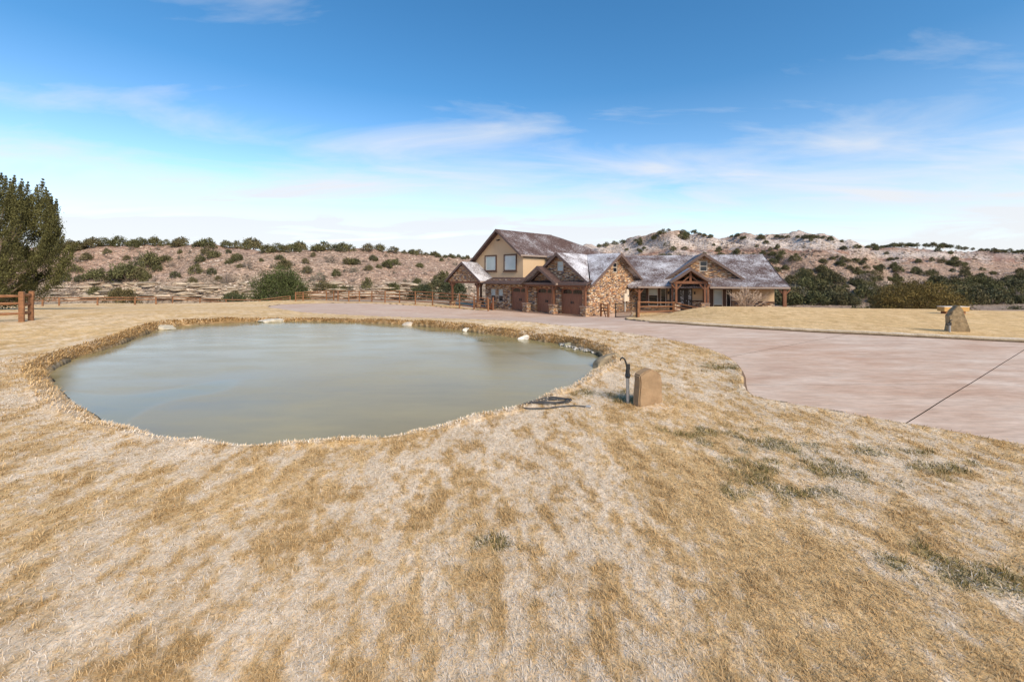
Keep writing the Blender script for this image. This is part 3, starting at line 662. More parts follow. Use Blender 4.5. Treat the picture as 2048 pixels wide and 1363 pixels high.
for a, b_ in ((3.10, 3.42), (4.64, 4.9)): mb = MB(); mb.prism([w(a, -.012, .4), w(b_, -.012, .4), w(b_, -.012, 2.1), w(a, -.012, 2.1)], OW*.02); mb.build('sidelight', 'glass_leaded', house)
mb = MB(); mb.tube([w(4.46, -.08, 1.0), w(4.46, -.14, 1.0)], .035); mb.build('handle', 'galvanised', ed)
for a in (2.84, 5.2):
    mb = MB(); mb.box(w(a, -.14, 1.75), WV*.06, DV*.06, ZV*.13); mb.build('wall_lantern', 'iron', house)
# main wing roof: steep upper pitch, flatter over the porch
DB, ZB, RD, RZ, A0, A1 = .4, 3.28, 5.6, 5.62, -3.4, 12.55
up = roof_face([w(A0, DB, ZB), w(A1, DB, ZB), w(A1, RD, RZ), w(A0, RD, RZ)], 'shingle_dusted')
lo = roof_face([w(-.9, -2.15, 2.42), w(A1, -2.15, 2.42), w(A1, DB, ZB+.004), w(-2.2, DB, ZB+.004)], 'shingle_dusted')
roof_face([w(A0, RD, RZ), w(A1, RD, RZ), w(A1, 11.4, 2.6), w(A0, 11.4, 2.6)], 'shingle_dusted')
for a0, a1 in ((.0, 3.0), (6.2, A1+.02)): board(w(a0, -2.20, 2.32), w(a1, -2.20, 2.32), .1, .15, 'gutter', lo, 'gutter')
for q0, q1 in ((w(A1+.03, -2.15, 2.33), w(A1+.03, DB, ZB-.09)), (w(A1+.03, DB, ZB-.09), w(A1+.03, RD, RZ-.09)), (w(A1+.03, RD, RZ-.09), w(A1+.03, 11.4, 2.52))): board(q0, q1, .04, .26, 'fascia', up)
flat_wall(lambda a, d: w(a, d, 2.24), ZV, [(-.6, -2.05), (12.4, -2.05), (12.4, -.01), (-.6, -.01)], 'soffit', .03, 'soffit')
flat_wall(lambda d, z: w(12.0, d, z), WV, [(.2, 0), (11, 0), (11, 2.6), (5.6, 5.4), (.2, 2.9)], 'stucco', .15)
# stone dormer gable and timber entry gable
gable(w, 6.0, 5.55, 3.45, 3.10, -.30, 5.0, ('shingle_dusted', 'shingle_dusted'))
stone_wall(lambda a, z: w(a, .12, z), OW, [(2.9, 3.05), (9.1, 3.05), (6.0, 5.36)], [(5.66, 6.36, 3.78, 4.80)], .15)
window(lambda a, z: w(a, .12, z), OW, 5.67, 6.35, 3.8, 4.78, rec=.05)
gable(w, 4.5, 4.10, 1.62, 2.92, -3.0, .6, ('shingle_dusted', 'shingle_snowy'))
mb = MB(); mb.beam(w(3.05, -2.6, 2.78), w(5.95, -2.6, 2.78), .2, .24); mb.beam(w(4.5, -2.6, 2.9), w(4.5, -2.6, 3.95), .18, .18, up=DV)
for s_ in (-1, 1): mb.beam(w(4.5+s_*1.25, -2.6, 2.95), w(4.5, -2.6, 3.82), .14, .16, up=DV); mb.beam(w(4.5+s_*.6, -2.6, 2.9), w(4.5, -2.6, 3.4), .1, .1, up=DV)
mb.build('truss', 'timber', house)
for a in (3.3, 5.7):
    o = post(w(a, -2.6, 0), 2.66, .17, .95, .62)
    mb = MB(); mb.box(w(a+(.3 if a < 4 else -.3)*-1, -2.3, 1.8), WV*.08, DV*.08, ZV*.86); mb.build('side_post', 'timber', o)
    mb = MB(); mb.tube([w(a+(.17 if a > 4 else -.25), -2.24, 2.3), w(a+(.17 if a > 4 else -.25), -2.24, .9)], .04); mb.build('downspout', 'cream_box', house)
post(w(12.2, -1.95, 0), 2.24, .26, 0); post(w(.1, -1.95, 0), 2.24, .2, .0)
# apron slab in front of the garage doors and the porch floor
mb = MB(); mb.prism([g(-.6, -1.3, .0), g(13.4, -1.3, .0), g(13.4, .3, .0), g(-.6, .3, .0)], (0, 0, -.2)); mb.build('apron', 'apron', house)
mb = MB(); mb.prism([w(-1.5, -2.9, .02), w(12.4, -2.9, .02), w(12.4, .1, .02), w(-1.5, .1, .02)], (0, 0, -.25)); mb.build('porch_floor', 'apron', house)
mb = MB(); mb.prism([g(12.6, -1.4, .012), g(18.6, -1.4, .012), g(18.6, 5, .012), g(12.6, 5, .012)], (0, 0, -.2)); mb.build('side_porch_floor', 'stained_concrete', house)

# ------------------------------------------------------------------ fences and gates
def wob(p0, p1, r0, r1, n=4, j=.02):
    p0 = np.array(p0, float); p1 = np.array(p1, float)
    return [p0+(p1-p0)*k/n+(rng.normal(0, j, 3)*(0 < k < n)) for k in range(n+1)]
def fence_post(root, p, h, w_, matn):
    mb = MB(); lean = rng.normal(0, .012, 2); p = np.array(p, float)
    top = p+np.array([lean[0], lean[1], h]); a = rng.uniform(0, .5)
    mb.tube([p-ZV*.25, p+ZV*h*.5+rng.normal(0, .006, 3), top-ZV*.03, top], [w_*.5, w_*.49, w_*.47, w_*.36], 7)
    return mb.build('post', matn, root)
def fence(label, pts, hs, fr, matn, group=None, rail=.055, pw=.17, over=.0, skip=()):
    p0 = np.array((*pts[0], gz(*pts[0]))); root = thing('rail_fence', label, 'fence', tuple(p0), group); P = []
    for (x, y), h in zip(pts, hs): p = np.array((x, y, gz(x, y))); P.append((p, h)); fence_post(root, p, h, pw, matn)
    for i in range(len(P)-1):
        if i in skip: continue
        (a, ha), (b_, hb) = P[i], P[i+1]
        for f_ in fr:
            mb = MB(); q = wob(a+ZV*(ha*f_+rng.normal(0, .015)), b_+ZV*(hb*f_+rng.normal(0, .015)), 0, 0, 4, .012)
            mb.tube(q, [rail*.75, rail*1.05, rail*1.1, rail, rail*.75], 6); mb.build('rail', matn, root)
    return root
fp = [(52,112,190),(122,108,188),(340,92,182),(408,92,185),(447,92,188),(547,95,193),(645,95,193),(763,95,197),(885,95,205),(1020,92,208),(1167,97,222),(1328,100,232),(1578,118,255),(1713,145,270),(1845,165,290)]
pts = []; hs = []
for a, t_, b_ in fp:
    c = cast(580+a/4.655, 560+b_/4.655+1.0); pts.append((c[0], c[1])); hs.append(min(1.55, max(1.15, (b_-t_)/4.655/F*c[1])))
fence('four rail split log fence curving from the driveway bend to the garage', pts, hs, (.24, .48, .72, .94), 'rail_wood', pw=.165)
c = [(-30, 643, 71), (43, 643, 69)]
lp = []
for u, v, h in ((-210, 650, 0), (-70, 647, 0), (43, 643.5, 0), (62, 640.5, 0)):
    q = cast(u, v); lp.append((q[0], q[1]))
fence('stout three rail log fence beside the big juniper tree', lp, [1.22]*4, (.27, .58, .86), 'rail_wood', rail=.06, pw=.19)
lp = []
for u, y in ((20, 43), (85, 44), (118, 45), (195, 46.5), (270, 48), (312, 49), (345, 53), (400, 55), (452, 58), (520, 60), (580, 60.5)):
    lp.append(((u-1024)/F*y, y))
lh = [max(.9, EYE-(q-VH)/F*p[1]-gz(*p)) for p, q in zip(lp, (598, 597.5, 597.5, 597, 596.5, 596.5, 598, 598, 598, 599, 599))]
fence('weathered two rail log fence along the foot of the low mesa', lp, [min(h_, 1.9) for h_ in lh], (.62, .93), 'rail_old', rail=.06, pw=.17)
q = cast(195, 606); mb = MB(); mb.tube([(q[0]+.1, 46.0, gz(q[0], 46)-.2), (q[0]+.1, 46.0, gz(q[0], 46)+1.15)], .05, 8); mb.tube([(q[0]+.1, 46.0, gz(q[0], 46)+1.14), (q[0]+.1, 46.0, gz(q[0], 46)+1.2)], [.07, .05], 8)
tag(mb.build('marker_post', 'post_white', None, org=(q[0]+.1, 46.0, gz(q[0], 46))), 'slim white marker post in front of the weathered fence', 'post')
# posts and braces between the garage corner and the iron gate
gp = [cast(1202, 634)[:2], cast(1216.5, 635.5)[:2]]
fr_ = fence('short braced log hitching fence against the stone gable wall', [tuple(p) for p in gp], [1.22, 1.16], (.45, .68, .9), 'rail_wood', pw=.2, rail=.05)
pa = np.array((*gp[0], gz(*gp[0]))); pb = np.array((*gp[1], gz(*gp[1]))); mb = MB(); mb.tube([pa*.65+pb*.35+ZV*.75, pa*.3+pb*.7+ZV*.0], .05, 6); mb.build('brace', 'rail_wood', fr_)
ga = np.array(cast(1231, 636)); gb_ = np.array(cast(1274, 634.5)); ga[2] = gz(*ga[:2]); gb_[2] = gz(*gb_[:2]); gd = gb_-ga
gt = thing('iron_gate', 'black iron bar gate in front of the stone gable wall', 'gate', tuple(ga))
mb = MB(); H_ = 1.18
for f_ in (.08, .97): mb.beam(ga+ZV*H_*f_+gd*.0, ga+gd*.97+ZV*H_*f_, .04, .05)
for f_ in (0.0, .97): mb.beam(ga+gd*f_+ZV*-.02, ga+gd*f_+ZV*(H_+.05), .06, .06, up=gd)
mb.build('frame', 'iron', gt)
for k in range(1, 20):
    mb = MB(); mb.beam(ga+gd*.97*k/20+ZV*H_*.08, ga+gd*.97*k/20+ZV*H_*.97, .022, .022, up=gd); mb.build('bar', 'iron', gt)
mb = MB(); mb.tube([ga+ZV*.06-TV*.03, ga+ZV*.06+TV*.03], .08, 12); mb.build('wheel', 'iron', gt)
def w2(u, v): q = cast(u, v); return (q[0], q[1])
gb2 = (gb_[0]+.12, gb_[1]+.05)
pend = w(2.9, -4.2, 0)[:2]; pend2 = w(4.6, -5.6, 0)[:2]
fence('three rail log fence from the iron gate toward the front entry', [gb2, tuple(pend), tuple(pend2)], [1.25, 1.12, .75], (.3, .62, .92), 'rail_wood', pw=.22, rail=.06)
# small iron gate and planter posts by the small garage windows
sa = g(12.9, -1.5, 0); sb = g(11.35, -1.5, 0); st_ = thing('iron_gate', 'low iron picket gate below the two small garage windows', 'gate', tuple(sa)); sd_ = sb-sa
mb = MB()
for f_ in (.1, 1.0): mb.beam(sa+ZV*f_*.9, sb+ZV*f_*.9, .03, .035)
mb.build('frame', 'iron', st_)
for k in range(12): mb = MB(); mb.beam(sa+sd_*k/11, sa+sd_*k/11+ZV*.93, .02, .02, up=sd_); mb.build('bar', 'iron', st_)
sp0, sp1 = g(11.2, -1.5, 0), g(10.35, -1.5, 0)
sf = thing('gate_post_pair', 'pair of short dark timber posts framing the garage window', 'post', tuple(sp0))
for p in (sp0, sp1): fence_post(sf, p, 1.25, .2, 'timber')
mb = MB(); mb.beam(sp0+ZV*.95, sp1+ZV*.95, .07, .09); mb.build('rail', 'timber', sf)
pp = g(10.75, -1.3, 0.0); mb = MB(); mb.tube([pp, pp+ZV*.30, pp+ZV*.34], [.13, .19, .20], 12); mb.tube([pp+ZV*.34, pp+ZV*.62], [.14, .10], 10)
tag(mb.build('planter', 'terracotta', None, org=pp), 'terracotta pot stack standing between the short dark posts', 'planter')

# ------------------------------------------------------------------ rocks
def ico(n):
    bm = bmesh.new(); bmesh.ops.create_icosphere(bm, subdivisions=n, radius=1); V = np.array([v.co[:] for v in bm.verts]); Fs = [tuple(v.index for v in f.verts) for f in bm.faces]; bm.free(); return V, Fs
ICO2 = ico(2); ICO3 = ico(3)
def rock_geo(seed, sx, sy, sz, base=ICO3, cuts=9):
    r = np.random.default_rng(seed); V = base[0].copy()
    for _ in range(cuts):
        n = nrm(r.normal(size=3)); d = r.uniform(.55, .85); k = V@n; V = V-np.outer(np.maximum(k-d, 0), n)
    V = V*(1+.10*(fbm(V[:, 0]*3+seed, V[:, 1]*3+V[:, 2]*2, 3)-.5)[:, None]*2)
    V[:, 2] = np.round(V[:, 2]*6)/6*.35+V[:, 2]*.65
    return V*np.array([sx, sy, sz]), base[1]
def rock(name, label, cat, p, s, rz, col, seed, group=None, parent=None, matn='rock', tilt=0):
    V, Fs = rock_geo(seed, *s); c, q = math.cos(rz), math.sin(rz)
    if tilt: ct, s_t = math.cos(tilt), math.sin(tilt); V = V@np.array([[ct, 0, s_t], [0, 1, 0], [-s_t, 0, ct]]).T
    V = V@np.array([[c, -q, 0], [q, c, 0], [0, 0, 1]]).T+np.array(p)
    cc = np.array(col)*(.85+.3*fbm(V[:, 0]*5, V[:, 1]*5+V[:, 2]*9, 3))[:, None]
    o = obj(name, V, Fs, matn, parent, cc, False, None if parent is not None else p)
    return tag(o, label, cat, group) if parent is None else o
PG = 'stones along the pond edge'
for k, (u, v, s, rz, lab, col) in enumerate([
        (326, 658, (.62, .42, .16), .3, 'flat pale stone jutting from the steep left bank of the pond', (.50, .44, .33)),
        (545, 643, (.75, .4, .15), .1, 'long low pale stone at the foot of the far pond bank', (.60, .54, .44)),
        (818, 650, (.34, .26, .15), .0, 'small cream stone against the far pond bank', (.62, .53, .42)),
        (935, 662, (.26, .2, .13), .0, 'small rounded white stone standing in the pond by the far bank', (.62, .57, .49)),
        (1053, 677, (.42, .28, .15), .1, 'broad white flat stone lying in the pond off the bank', (.66, .61, .54)),
        (1140, 691, (.27, .24, .12), .6, 'greenish tilted stone at the pebbly pond corner', (.33, .30, .20))]):
    p = onplane(u, v, WATER); rock('pond_stone', lab, 'stone', (p[0], p[1], WATER+.02), s, rz, col, 40+k, PG)
p = onplane(1212, 733, WATER); rock('pond_slab', 'layered grey brown slab sloping into the pond by the hydrant', 'stone', (p[0], p[1], WATER+.10), (.52, .30, .15), .75, (.30, .235, .15), 61, PG, tilt=-.3)
p = onplane(1222, 741, WATER); rock('pond_slab', 'dark broken stone under the sloping slab at the pond edge', 'stone', (p[0]-.05, p[1]-.1, WATER+.03), (.25, .18, .10), .3, (.12, .10, .08), 62, PG)
mb = MB()                                                  # pebble beach
for k in range(260):
    u = rng.uniform(1120, 1212); a = np.interp(u, [1120, 1160, 1190, 1212], [690, 698, 705, 716]); p = onplane(u, a+rng.normal(0, 2.0)-1.2, WATER); r = rng.uniform(.018, .05)
    V, Fs = ICO2[0]*np.array([r, r*rng.uniform(.6, 1), r*.6]), ICO2[1]; mb.add(V+np.array((p[0], p[1], WATER+.01+rng.uniform(0, .03))), Fs, np.array((.50, .47, .42))*rng.uniform(.3, 1.3))
tag(mb.build('pebbles', 'rock'), 'grey and white pebbles at the pond corner', kind='stuff')
def slab(name, label, prof, thick, p, rz, matn, tilt=0, seed=0):
    """upright stone slab: profile polygon (x,z) with thickness, chipped edges"""
    bm = bmesh.new(); r = random.Random(seed); vs = [bm.verts.new((x, -thick/2, z)) for x, z in prof]; f = bm.faces.new(vs)
    e = bmesh.ops.extrude_face_region(bm, geom=[f]); bmesh.ops.translate(bm, verts=[v for v in e['geom'] if isinstance(v, bmesh.types.BMVert)], vec=(0, thick, 0))
    bmesh.ops.recalc_face_normals(bm, faces=bm.faces[:]); bmesh.ops.bevel(bm, geom=bm.edges[:], offset=.018, segments=2, affect='EDGES')
    bmesh.ops.triangulate(bm, faces=bm.faces[:]); bmesh.ops.subdivide_edges(bm, edges=[e_ for e_ in bm.edges if e_.calc_length() > .12], cuts=3, use_grid_fill=False)
    bmesh.ops.triangulate(bm, faces=bm.faces[:])
    V = np.array([v.co[:] for v in bm.verts]); Fs = [tuple(v.index for v in f.verts) for f in bm.faces]; bm.verts.index_update(); Fs = [tuple(v.index for v in f.verts) for f in bm.faces]; bm.free()
    n = (fbm(V[:, 0]*9+seed, V[:, 2]*9, 3)-.5); V[:, 1] += n*.035; V[:, 0] += (fbm(V[:, 2]*11, V[:, 1]*11+seed, 3)-.5)*.03
    ct, s_t = math.cos(tilt), math.sin(tilt); V = V@np.array([[1, 0, 0], [0, ct, -s_t], [0, s_t, ct]]).T
    c, q = math.cos(rz), math.sin(rz); V = V@np.array([[c, -q, 0], [q, c, 0], [0, 0, 1]]).T+np.array(p)
    return tag(obj(name, V, Fs, matn, None, None, False, p), label, 'stone')
q = cast(1299, 812); q[2] = gz(q[0], q[1]+.06)
slab('standing_stone', 'upright tan stone slab hiding the tall yard hydrant', [(-.24, -.06), (.25, -.06), (.265, .06), (.245, .25), (.235, .44), (.195, .475), (.16, .515), (.06, .545), (.0, .582), (-.04, .565), (-.13, .55), (-.20, .515), (-.24, .50), (-.235, .3)], .15, (q[0], q[1]+.13, q[2]), .48, 'slab_tan', .05, 3)
hy = thing('yard_hydrant', 'tall black and galvanised yard hydrant behind the tan slab', 'hydrant', (q[0]-.30, q[1]+.16, gz(q[0]-.3, q[1]+.16)))
hp = np.array(hy.location)
mb = MB(); mb.tube([hp-ZV*.05, hp+ZV*.42], .026, 10); mb.build('standpipe', 'galvanised', hy)
mb = MB(); mb.tube([hp+ZV*.41, hp+ZV*.45, hp+ZV*.50, hp+ZV*.55], [.036, .042, .034, .03], 10); mb.tube([hp+ZV*.47, hp+ZV*.47+np.array((-.02, -.09, -.03))], .022, 8); mb.build('head', 'black_metal', hy)
mb = MB(); mb.tube([hp+ZV*.53, hp+ZV*.60+np.array((-.015, 0, 0)), hp+ZV*.66+np.array((-.03, 0, 0)), hp+ZV*.71+np.array((-.05, 0, 0)), hp+ZV*.735+np.array((-.085, 0, 0)), hp+ZV*.715+np.array((-.115, 0, 0)), hp+ZV*.685+np.array((-.118, 0, 0))], [.016, .015, .014, .014, .014, .013, .013], 8); mb.build('handle', 'black_metal', hy)
mb = MB(); mb.box(hp+ZV*.585+np.array((.005, 0, 0)), (.028, 0, 0), (0, .02, 0), (0, 0, .045)); mb.build('linkage', 'black_metal', hy)
q = cast(1924, 664); q[2] = gz(q[0], q[1])
slab('standing_stone', 'leaning grey brown boulder slab on the lawn beside the driveway kerb', [(-.30, -.08), (.36, -.08), (.33, .10), (.24, .40), (.21, .46), (.13, .72), (.04, .92), (-.03, .97), (-.09, .93), (-.22, .76), (-.24, .66), (-.30, .58), (-.28, .3)], .24, (q[0], q[1]+.2, q[2]), -.30, 'slab_grey', .10, 11)
h2 = thing('yard_hydrant', 'short black tap on a galvanised pipe beside the leaning boulder', 'hydrant', (q[0]-.42, q[1]+.02, gz(q[0]-.42, q[1]+.02))); hp = np.array(h2.location)
mb = MB(); mb.tube([hp-ZV*.05, hp+ZV*.26], .03, 10); mb.build('standpipe', 'galvanised', h2)
mb = MB(); mb.tube([hp+ZV*.25, hp+ZV*.36], [.05, .045], 10); mb.tube([hp+ZV*.30, hp+ZV*.28+np.array((-.14, -.03, 0))], .03, 8); mb.tube([hp+ZV*.35, hp+ZV*.42+np.array((.02, 0, 0)), hp+ZV*.43+np.array((.08, 0, 0))], .022, 8); mb.build('head', 'black_metal', h2)
# timber bench on the crest of the right lawn
q = cast(1917, 628); bx_, by_ = q[0], q[1]; bz = gz(bx_, by_)
bn = thing('timber_bench', 'thick golden timber bench behind the leaning boulder', 'bench', (bx_, by_, bz)); sc_ = by_/F
mb = MB(); hw, hh = 25*sc_, 4.4*sc_; top = EYE-(614-VH)/F*by_; mb.box((bx_, by_+.3, top-hh), (hw, 0, 0), (0, .22, 0), (0, 0, hh)); mb.build('seat', 'bench_wood', bn)
mb = MB(); mb.box((bx_, by_+.3, top+.013), (hw+.015, 0, 0), (0, .235, 0), (0, 0, .012)); mb.build('top_board', 'bench_top', bn)
for s_ in (-1, 1): mb = MB(); mb.box((bx_+s_*hw*.62, by_+.3, (top-2*hh+bz-.1)/2), (.12, 0, 0), (0, .16, 0), (0, 0, (top-2*hh-bz+.1)/2)); mb.build('leg', 'rail_old', bn)
# garden hose
hc = np.array((*onplane(1088, 806, 0), 0)); path = []
def hz(x, y, dz=0): return (x, y, gz(x, y)+.02+dz)
for k in range(4):
    for th_ in np.linspace(0, 2*math.pi, 22, endpoint=False):
        a = (.43+.03*math.sin(k*2.1))*math.cos(th_); b_ = (.07+.03*k)*math.sin(th_)*(1.0+.6*math.cos(th_)); b_ += .03*math.sin(3*th_+k)
        x = hc[0]+a+.02*math.sin(k*1.7); y = hc[1]+.02+b_+.09*a; path.append(hz(x, y, .005*k+.006*math.sin(th_*2+k)))
for u, v in ((1040, 800), (1022, 812), (1030, 819), (1060, 823), (1095, 821), (1125, 815), (1150, 813), (1172, 816)): x, y = onplane(u, v, 0); path.append(hz(x, y))
pth = np.array(path); pth[1:-1] = (pth[:-2]+2*pth[1:-1]+pth[2:])/4
ho = thing('garden_hose', 'coiled black garden hose on the frosted grass at the water', 'hose', tuple(pth[0]))
mb = MB(); mb.tube(pth, .0105, 6); mb.build('hose', 'rubber_hose', ho, True)
mb = MB(); mb.tube([pth[-1], pth[-1]+np.array((.05, -.012, .0)), pth[-1]+np.array((.075, -.018, 0))], [.018, .02, .017], 8); mb.build('coupling', 'galvanised', ho)

# ------------------------------------------------------------------ vegetation
def leaves(cent, spread, n, size, r, up=.35, aspect=2.2):
    """n little triangles per centre; returns verts, faces, one tint per triangle"""
    K = len(cent); c = np.repeat(cent, n, 0); sp_ = np.repeat(np.atleast_2d(spread)*np.ones((K, 3)), n, 0)
    p = c+r.normal(size=c.shape)*sp_; m_ = len(p)
    d = r.normal(size=(m_, 3)); d[:, 2] = np.abs(d[:, 2])*1.0+up; d /= np.linalg.norm(d, axis=1)[:, None]
    e = np.cross(d, r.normal(size=(m_, 3))); e /= np.linalg.norm(e, axis=1)[:, None]
    s = size*r.uniform(.6, 1.4, m_)[:, None]
    V = np.stack([p-e*s/aspect, p+e*s/aspect, p+d*s*1.5], 1).reshape(-1, 3)
    return V, np.arange(m_*3).reshape(-1, 3), p
def tint(base, m_, r, clump=None, n=1, var=.3):
    t = r.uniform(1-var, 1+var, m_)
    if clump is not None: t = t*np.repeat(clump, n)
    c = np.array(base)*t[:, None]; return np.repeat(c, 3, 0)
def shrub_mesh(name, seed, base, n_cl=34, n=30, leaf=.10, ragged=.25, flat=1.0, stems=True, bark=(.16, .12, .09)):
    """unit shrub: about 2 wide and 1.6 high, uneven outline, foot at the origin"""
    r = np.random.default_rng(seed); lob = r.normal(size=(5, 3)); cen = []
    while len(cen) < n_cl:
        v = nrm(r.normal(size=3)); v[2] = abs(v[2])*1.25-.42
        rad = r.uniform(.45, 1)**.5*(1+ragged*float(np.max(lob@v))*.35-.15); p = v*rad*np.array([.85, .85, .85*flat]); p[2] += .40*flat
        if p[2] > .02: cen.append(p)
    cen = np.array(cen); V, Fs, _ = leaves(cen, (.15, .15, .13), n, leaf, r)
    c = tint(base, len(Fs), r, r.uniform(.62, 1.35, n_cl), n)
    if stems:
        mb = MB()
        for k in range(7): q = cen[r.integers(n_cl)]; mb.tube([(0, 0, -.15), q*.5+r.normal(0, .05, 3), q], [.05, .03, .012], 4, bark, False)
        V = np.vstack([V]+mb.v); off = len(Fs)*3; Fl = [tuple(f) for f in Fs.tolist()]+[tuple(i+off for i in f) for f in mb.f]; c = np.vstack([c]+mb.c)
        return make_mesh(name, V, Fl, c)
    return make_mesh(name, V, Fs, c)
def twig_mesh(name, seed, n=26, col=(.24, .19, .155), L=1.0):
    r = np.random.default_rng(seed); mb = MB()
    for k in range(n):
        d = nrm(np.array([r.normal(), r.normal(), r.uniform(.6, 1.8)])); p = np.array([0, 0, -.1]); q = p+d*L*r.uniform(.5, .8)
        mb.tube([p, q], [.022, .014], 3, np.array(col)*r.uniform(.7, 1.2), False)
        for j in range(5):
            d2 = nrm(d+r.normal(0, .45, 3)); s_ = p+(q-p)*r.uniform(.4, 1); mb.tube([s_, s_+d2*L*r.uniform(.25, .55)], [.012, .005], 3, np.array(col)*r.uniform(.8, 1.5), False)
    return make_mesh(name, np.vstack(mb.v), mb.f, np.vstack(mb.c))
JUN = [shrub_mesh('juniper_shrub', 100+k, [(.125, .116, .050), (.108, .106, .045), (.135, .115, .055), (.098, .096, .050)][k % 4], 34+4*k, 26, .10, .3+.1*(k % 3), [1, .85, 1.15][k % 3]) for k in range(7)]
BRU = [shrub_mesh('brush', 200+k, [(.19, .16, .125), (.17, .155, .11)][k % 2], 26, 18, .085, .35, .9) for k in range(3)]+[twig_mesh('brush', 210+k) for k in range(2)]
for m_ in JUN+BRU: m_.materials.append(M['foliage'])
nveg = [0]
def plant(mesh, name, p, width, height, label, group, cat='shrub'):
    o = bpy.data.objects.new(name, mesh); link(o); o.location = p; a = rng.uniform(.9, 1.1); hx = max(v.co[2] for v in mesh.vertices) if mesh.name not in HMAX else HMAX[mesh.name]
    HMAX[mesh.name] = hx; o.scale = (width/2*a, width/2/a, height/hx); o.rotation_euler = (0, 0, rng.uniform(0, 6.28)); nveg[0] += 1
    return tag(o, label, cat, group)
HMAX = {}
def plant_px(u, vb, hpx, wpx, kind, label, group, name=None, cat='shrub'):
    q = cast(u, vb); d = q[1]; mesh = (JUN if kind == 'j' else BRU)[int(rng.integers(7 if kind == 'j' else 5))]
    return plant(mesh, name or ('juniper_shrub' if kind == 'j' else 'brush'), (q[0], q[1], q[2]-.08), wpx/F*d, hpx/F*d, label, group, cat)
LSL = 'dark juniper shrub on the pink slope of the low mesa'; LSG = 'junipers on the low mesa slope'
LSB = 'large wide dark juniper clump low on the slope of the low mesa'; LSBG = 'large junipers on the low mesa slope'
LCR = 'bushy juniper on the skyline crest of the low mesa'; LCG = 'junipers along the low mesa crest'
LBR = 'grey leafless brush on the slope of the low mesa'; LBG = 'grey brush on the low mesa'
za = [(140,265,60),(215,245,75),(130,350,90),(40,420,100),(165,420,70),(300,415,120),(250,400,90),(390,195,60),(590,140,70),(745,300,160),(690,290,130),(800,330,60),(545,245,50),(480,410,130),(560,415,180),(640,410,130),(700,415,100),(780,420,60),(865,255,70),(905,300,80),(985,190,45),(1065,190,35),(1195,200,70),(1265,225,80),(1380,190,45),(1460,250,75),(1430,245,60),(1535,310,85),(1390,275,55),(1470,305,40),(1110,355,100),(1150,260,70),(1240,365,75),(1375,430,120),(1300,415,55),(940,390,70),(1090,440,70),(1650,255,35),(75,545,130),(290,520,85),(470,560,110),(590,560,80),(1430,560,80),(1380,560,60),(1500,560,60),(1830,310,80),(1800,245,60),(2020,350,70)]
for x, y, h in za:
    k = 'b' if rng.random() < .22 else 'j'; plant_px(120+x/4.096, 460+y/4.096, h/4.096, h/4.096*rng.uniform(1.0, 1.4), k, LBR if k == 'b' else (LSL if h/4 < 20 else LSB), LBG if k == 'b' else (LSG if h/4 < 20 else LSBG))
zb_ = [(690,285,90),(845,245,50),(900,195,45),(860,315,60),(1030,240,60),(935,380,90),(1070,335,65),(1150,250,60),(1190,250,60),(1215,250,55),(1275,235,45),(1335,220,50),(1360,225,40),(1305,295,50),(1380,280,40),(1440,275,75),(1500,255,55),(1680,275,50),(1200,310,55),(1190,380,50),(1300,425,95),(1490,445,75),(1660,390,50),(1840,225,30),(1850,400,120),(1750,455,80),(1700,455,70),(1650,450,50),(980,445,90),(1060,445,60),(1125,445,55),(1180,440,50),(1130,165,30),(1800,440,110),(1890,440,120),(1950,450,90)]
for x, y, h in zb_:
    k = 'b' if rng.random() < .15 else 'j'; plant_px(380+x/3.657, 460+y/3.657, h/3.657, h/3.657*rng.uniform(1.0, 1.5), k, LBR if k == 'b' else (LSL if h/4 < 20 else LSB), LBG if k == 'b' else (LSG if h/4 < 20 else LSBG))
u = 140.
while u < 935:
    h = np.interp(u, [140, 500, 700, 930], [19, 19, 16, 8])*rng.uniform(.7, 1.35); v = np.interp(u, RU, RV)
    if rng.random() < .93: plant_px(u, v+rng.uniform(.8, 4), h, h*rng.uniform(1.1, 1.7), 'j', LCR, LCG)
    u += h*rng.uniform(.6, 1.6)
for k in range(60):
    u = rng.uniform(130, 930); v = rng.uniform(np.interp(u, RU, RV)+8, 575); h = rng.uniform(4, 9); plant_px(u, v, h, h*1.4, 'b', LBR, LBG)
# right-hand hills
RCR, RCG = 'small juniper on the skyline of the pale banded hill', 'junipers on the banded hill crest'
RSL, RSG = 'round juniper dot on the pale banded hillside', 'junipers on the banded hillside'
RWD, RWG = 'dense dark juniper in the wood below the banded hill', 'junipers in the wood below the hill'
u = 1185.
while u < 2060:
    v = min(np.interp(u, RU, RV), np.interp(u, B2U, B2V)); h = rng.uniform(6, 12)
    if rng.random() < (.85 if u > 1720 or u < 1300 else .5): plant_px(u, v+rng.uniform(.6, 3), h, h*rng.uniform(1.1, 1.8), 'j', RCR, RCG, 'ridge_juniper')
    u += rng.uniform(5, 17)
n = 0
while n < 170:
    u = rng.uniform(1185, 2060); top = min(np.interp(u, RU, RV), np.interp(u, B2U, B2V)); v = rng.uniform(top+6, 575)
    if 1280 < u < 1570 and v > 545: continue
    h = rng.uniform(6, 13)*(1+.35*(v > 530)); plant_px(u, v, h, h*rng.uniform(1, 1.5), 'j' if rng.random() < .85 else 'b', RSL, RSG, 'hillside_juniper'); n += 1
n = 0
while n < 165:
    u = rng.uniform(1540, 2070); top = np.interp(u, [1540, 1600, 1640, 1720, 1760, 1800, 1860, 1960, 2060], [575, 545, 533, 535, 560, 575, 562, 560, 548]); v = top+(606-top)*rng.random()**.8
    h = rng.uniform(17, 30)*(.75+.5*(v-top)/(608-top)); plant_px(u, v+4, h, h*rng.uniform(1.1, 1.6), 'j' if rng.random() < .88 else 'b', RWD, RWG, 'juniper_tree', 'tree'); n += 1
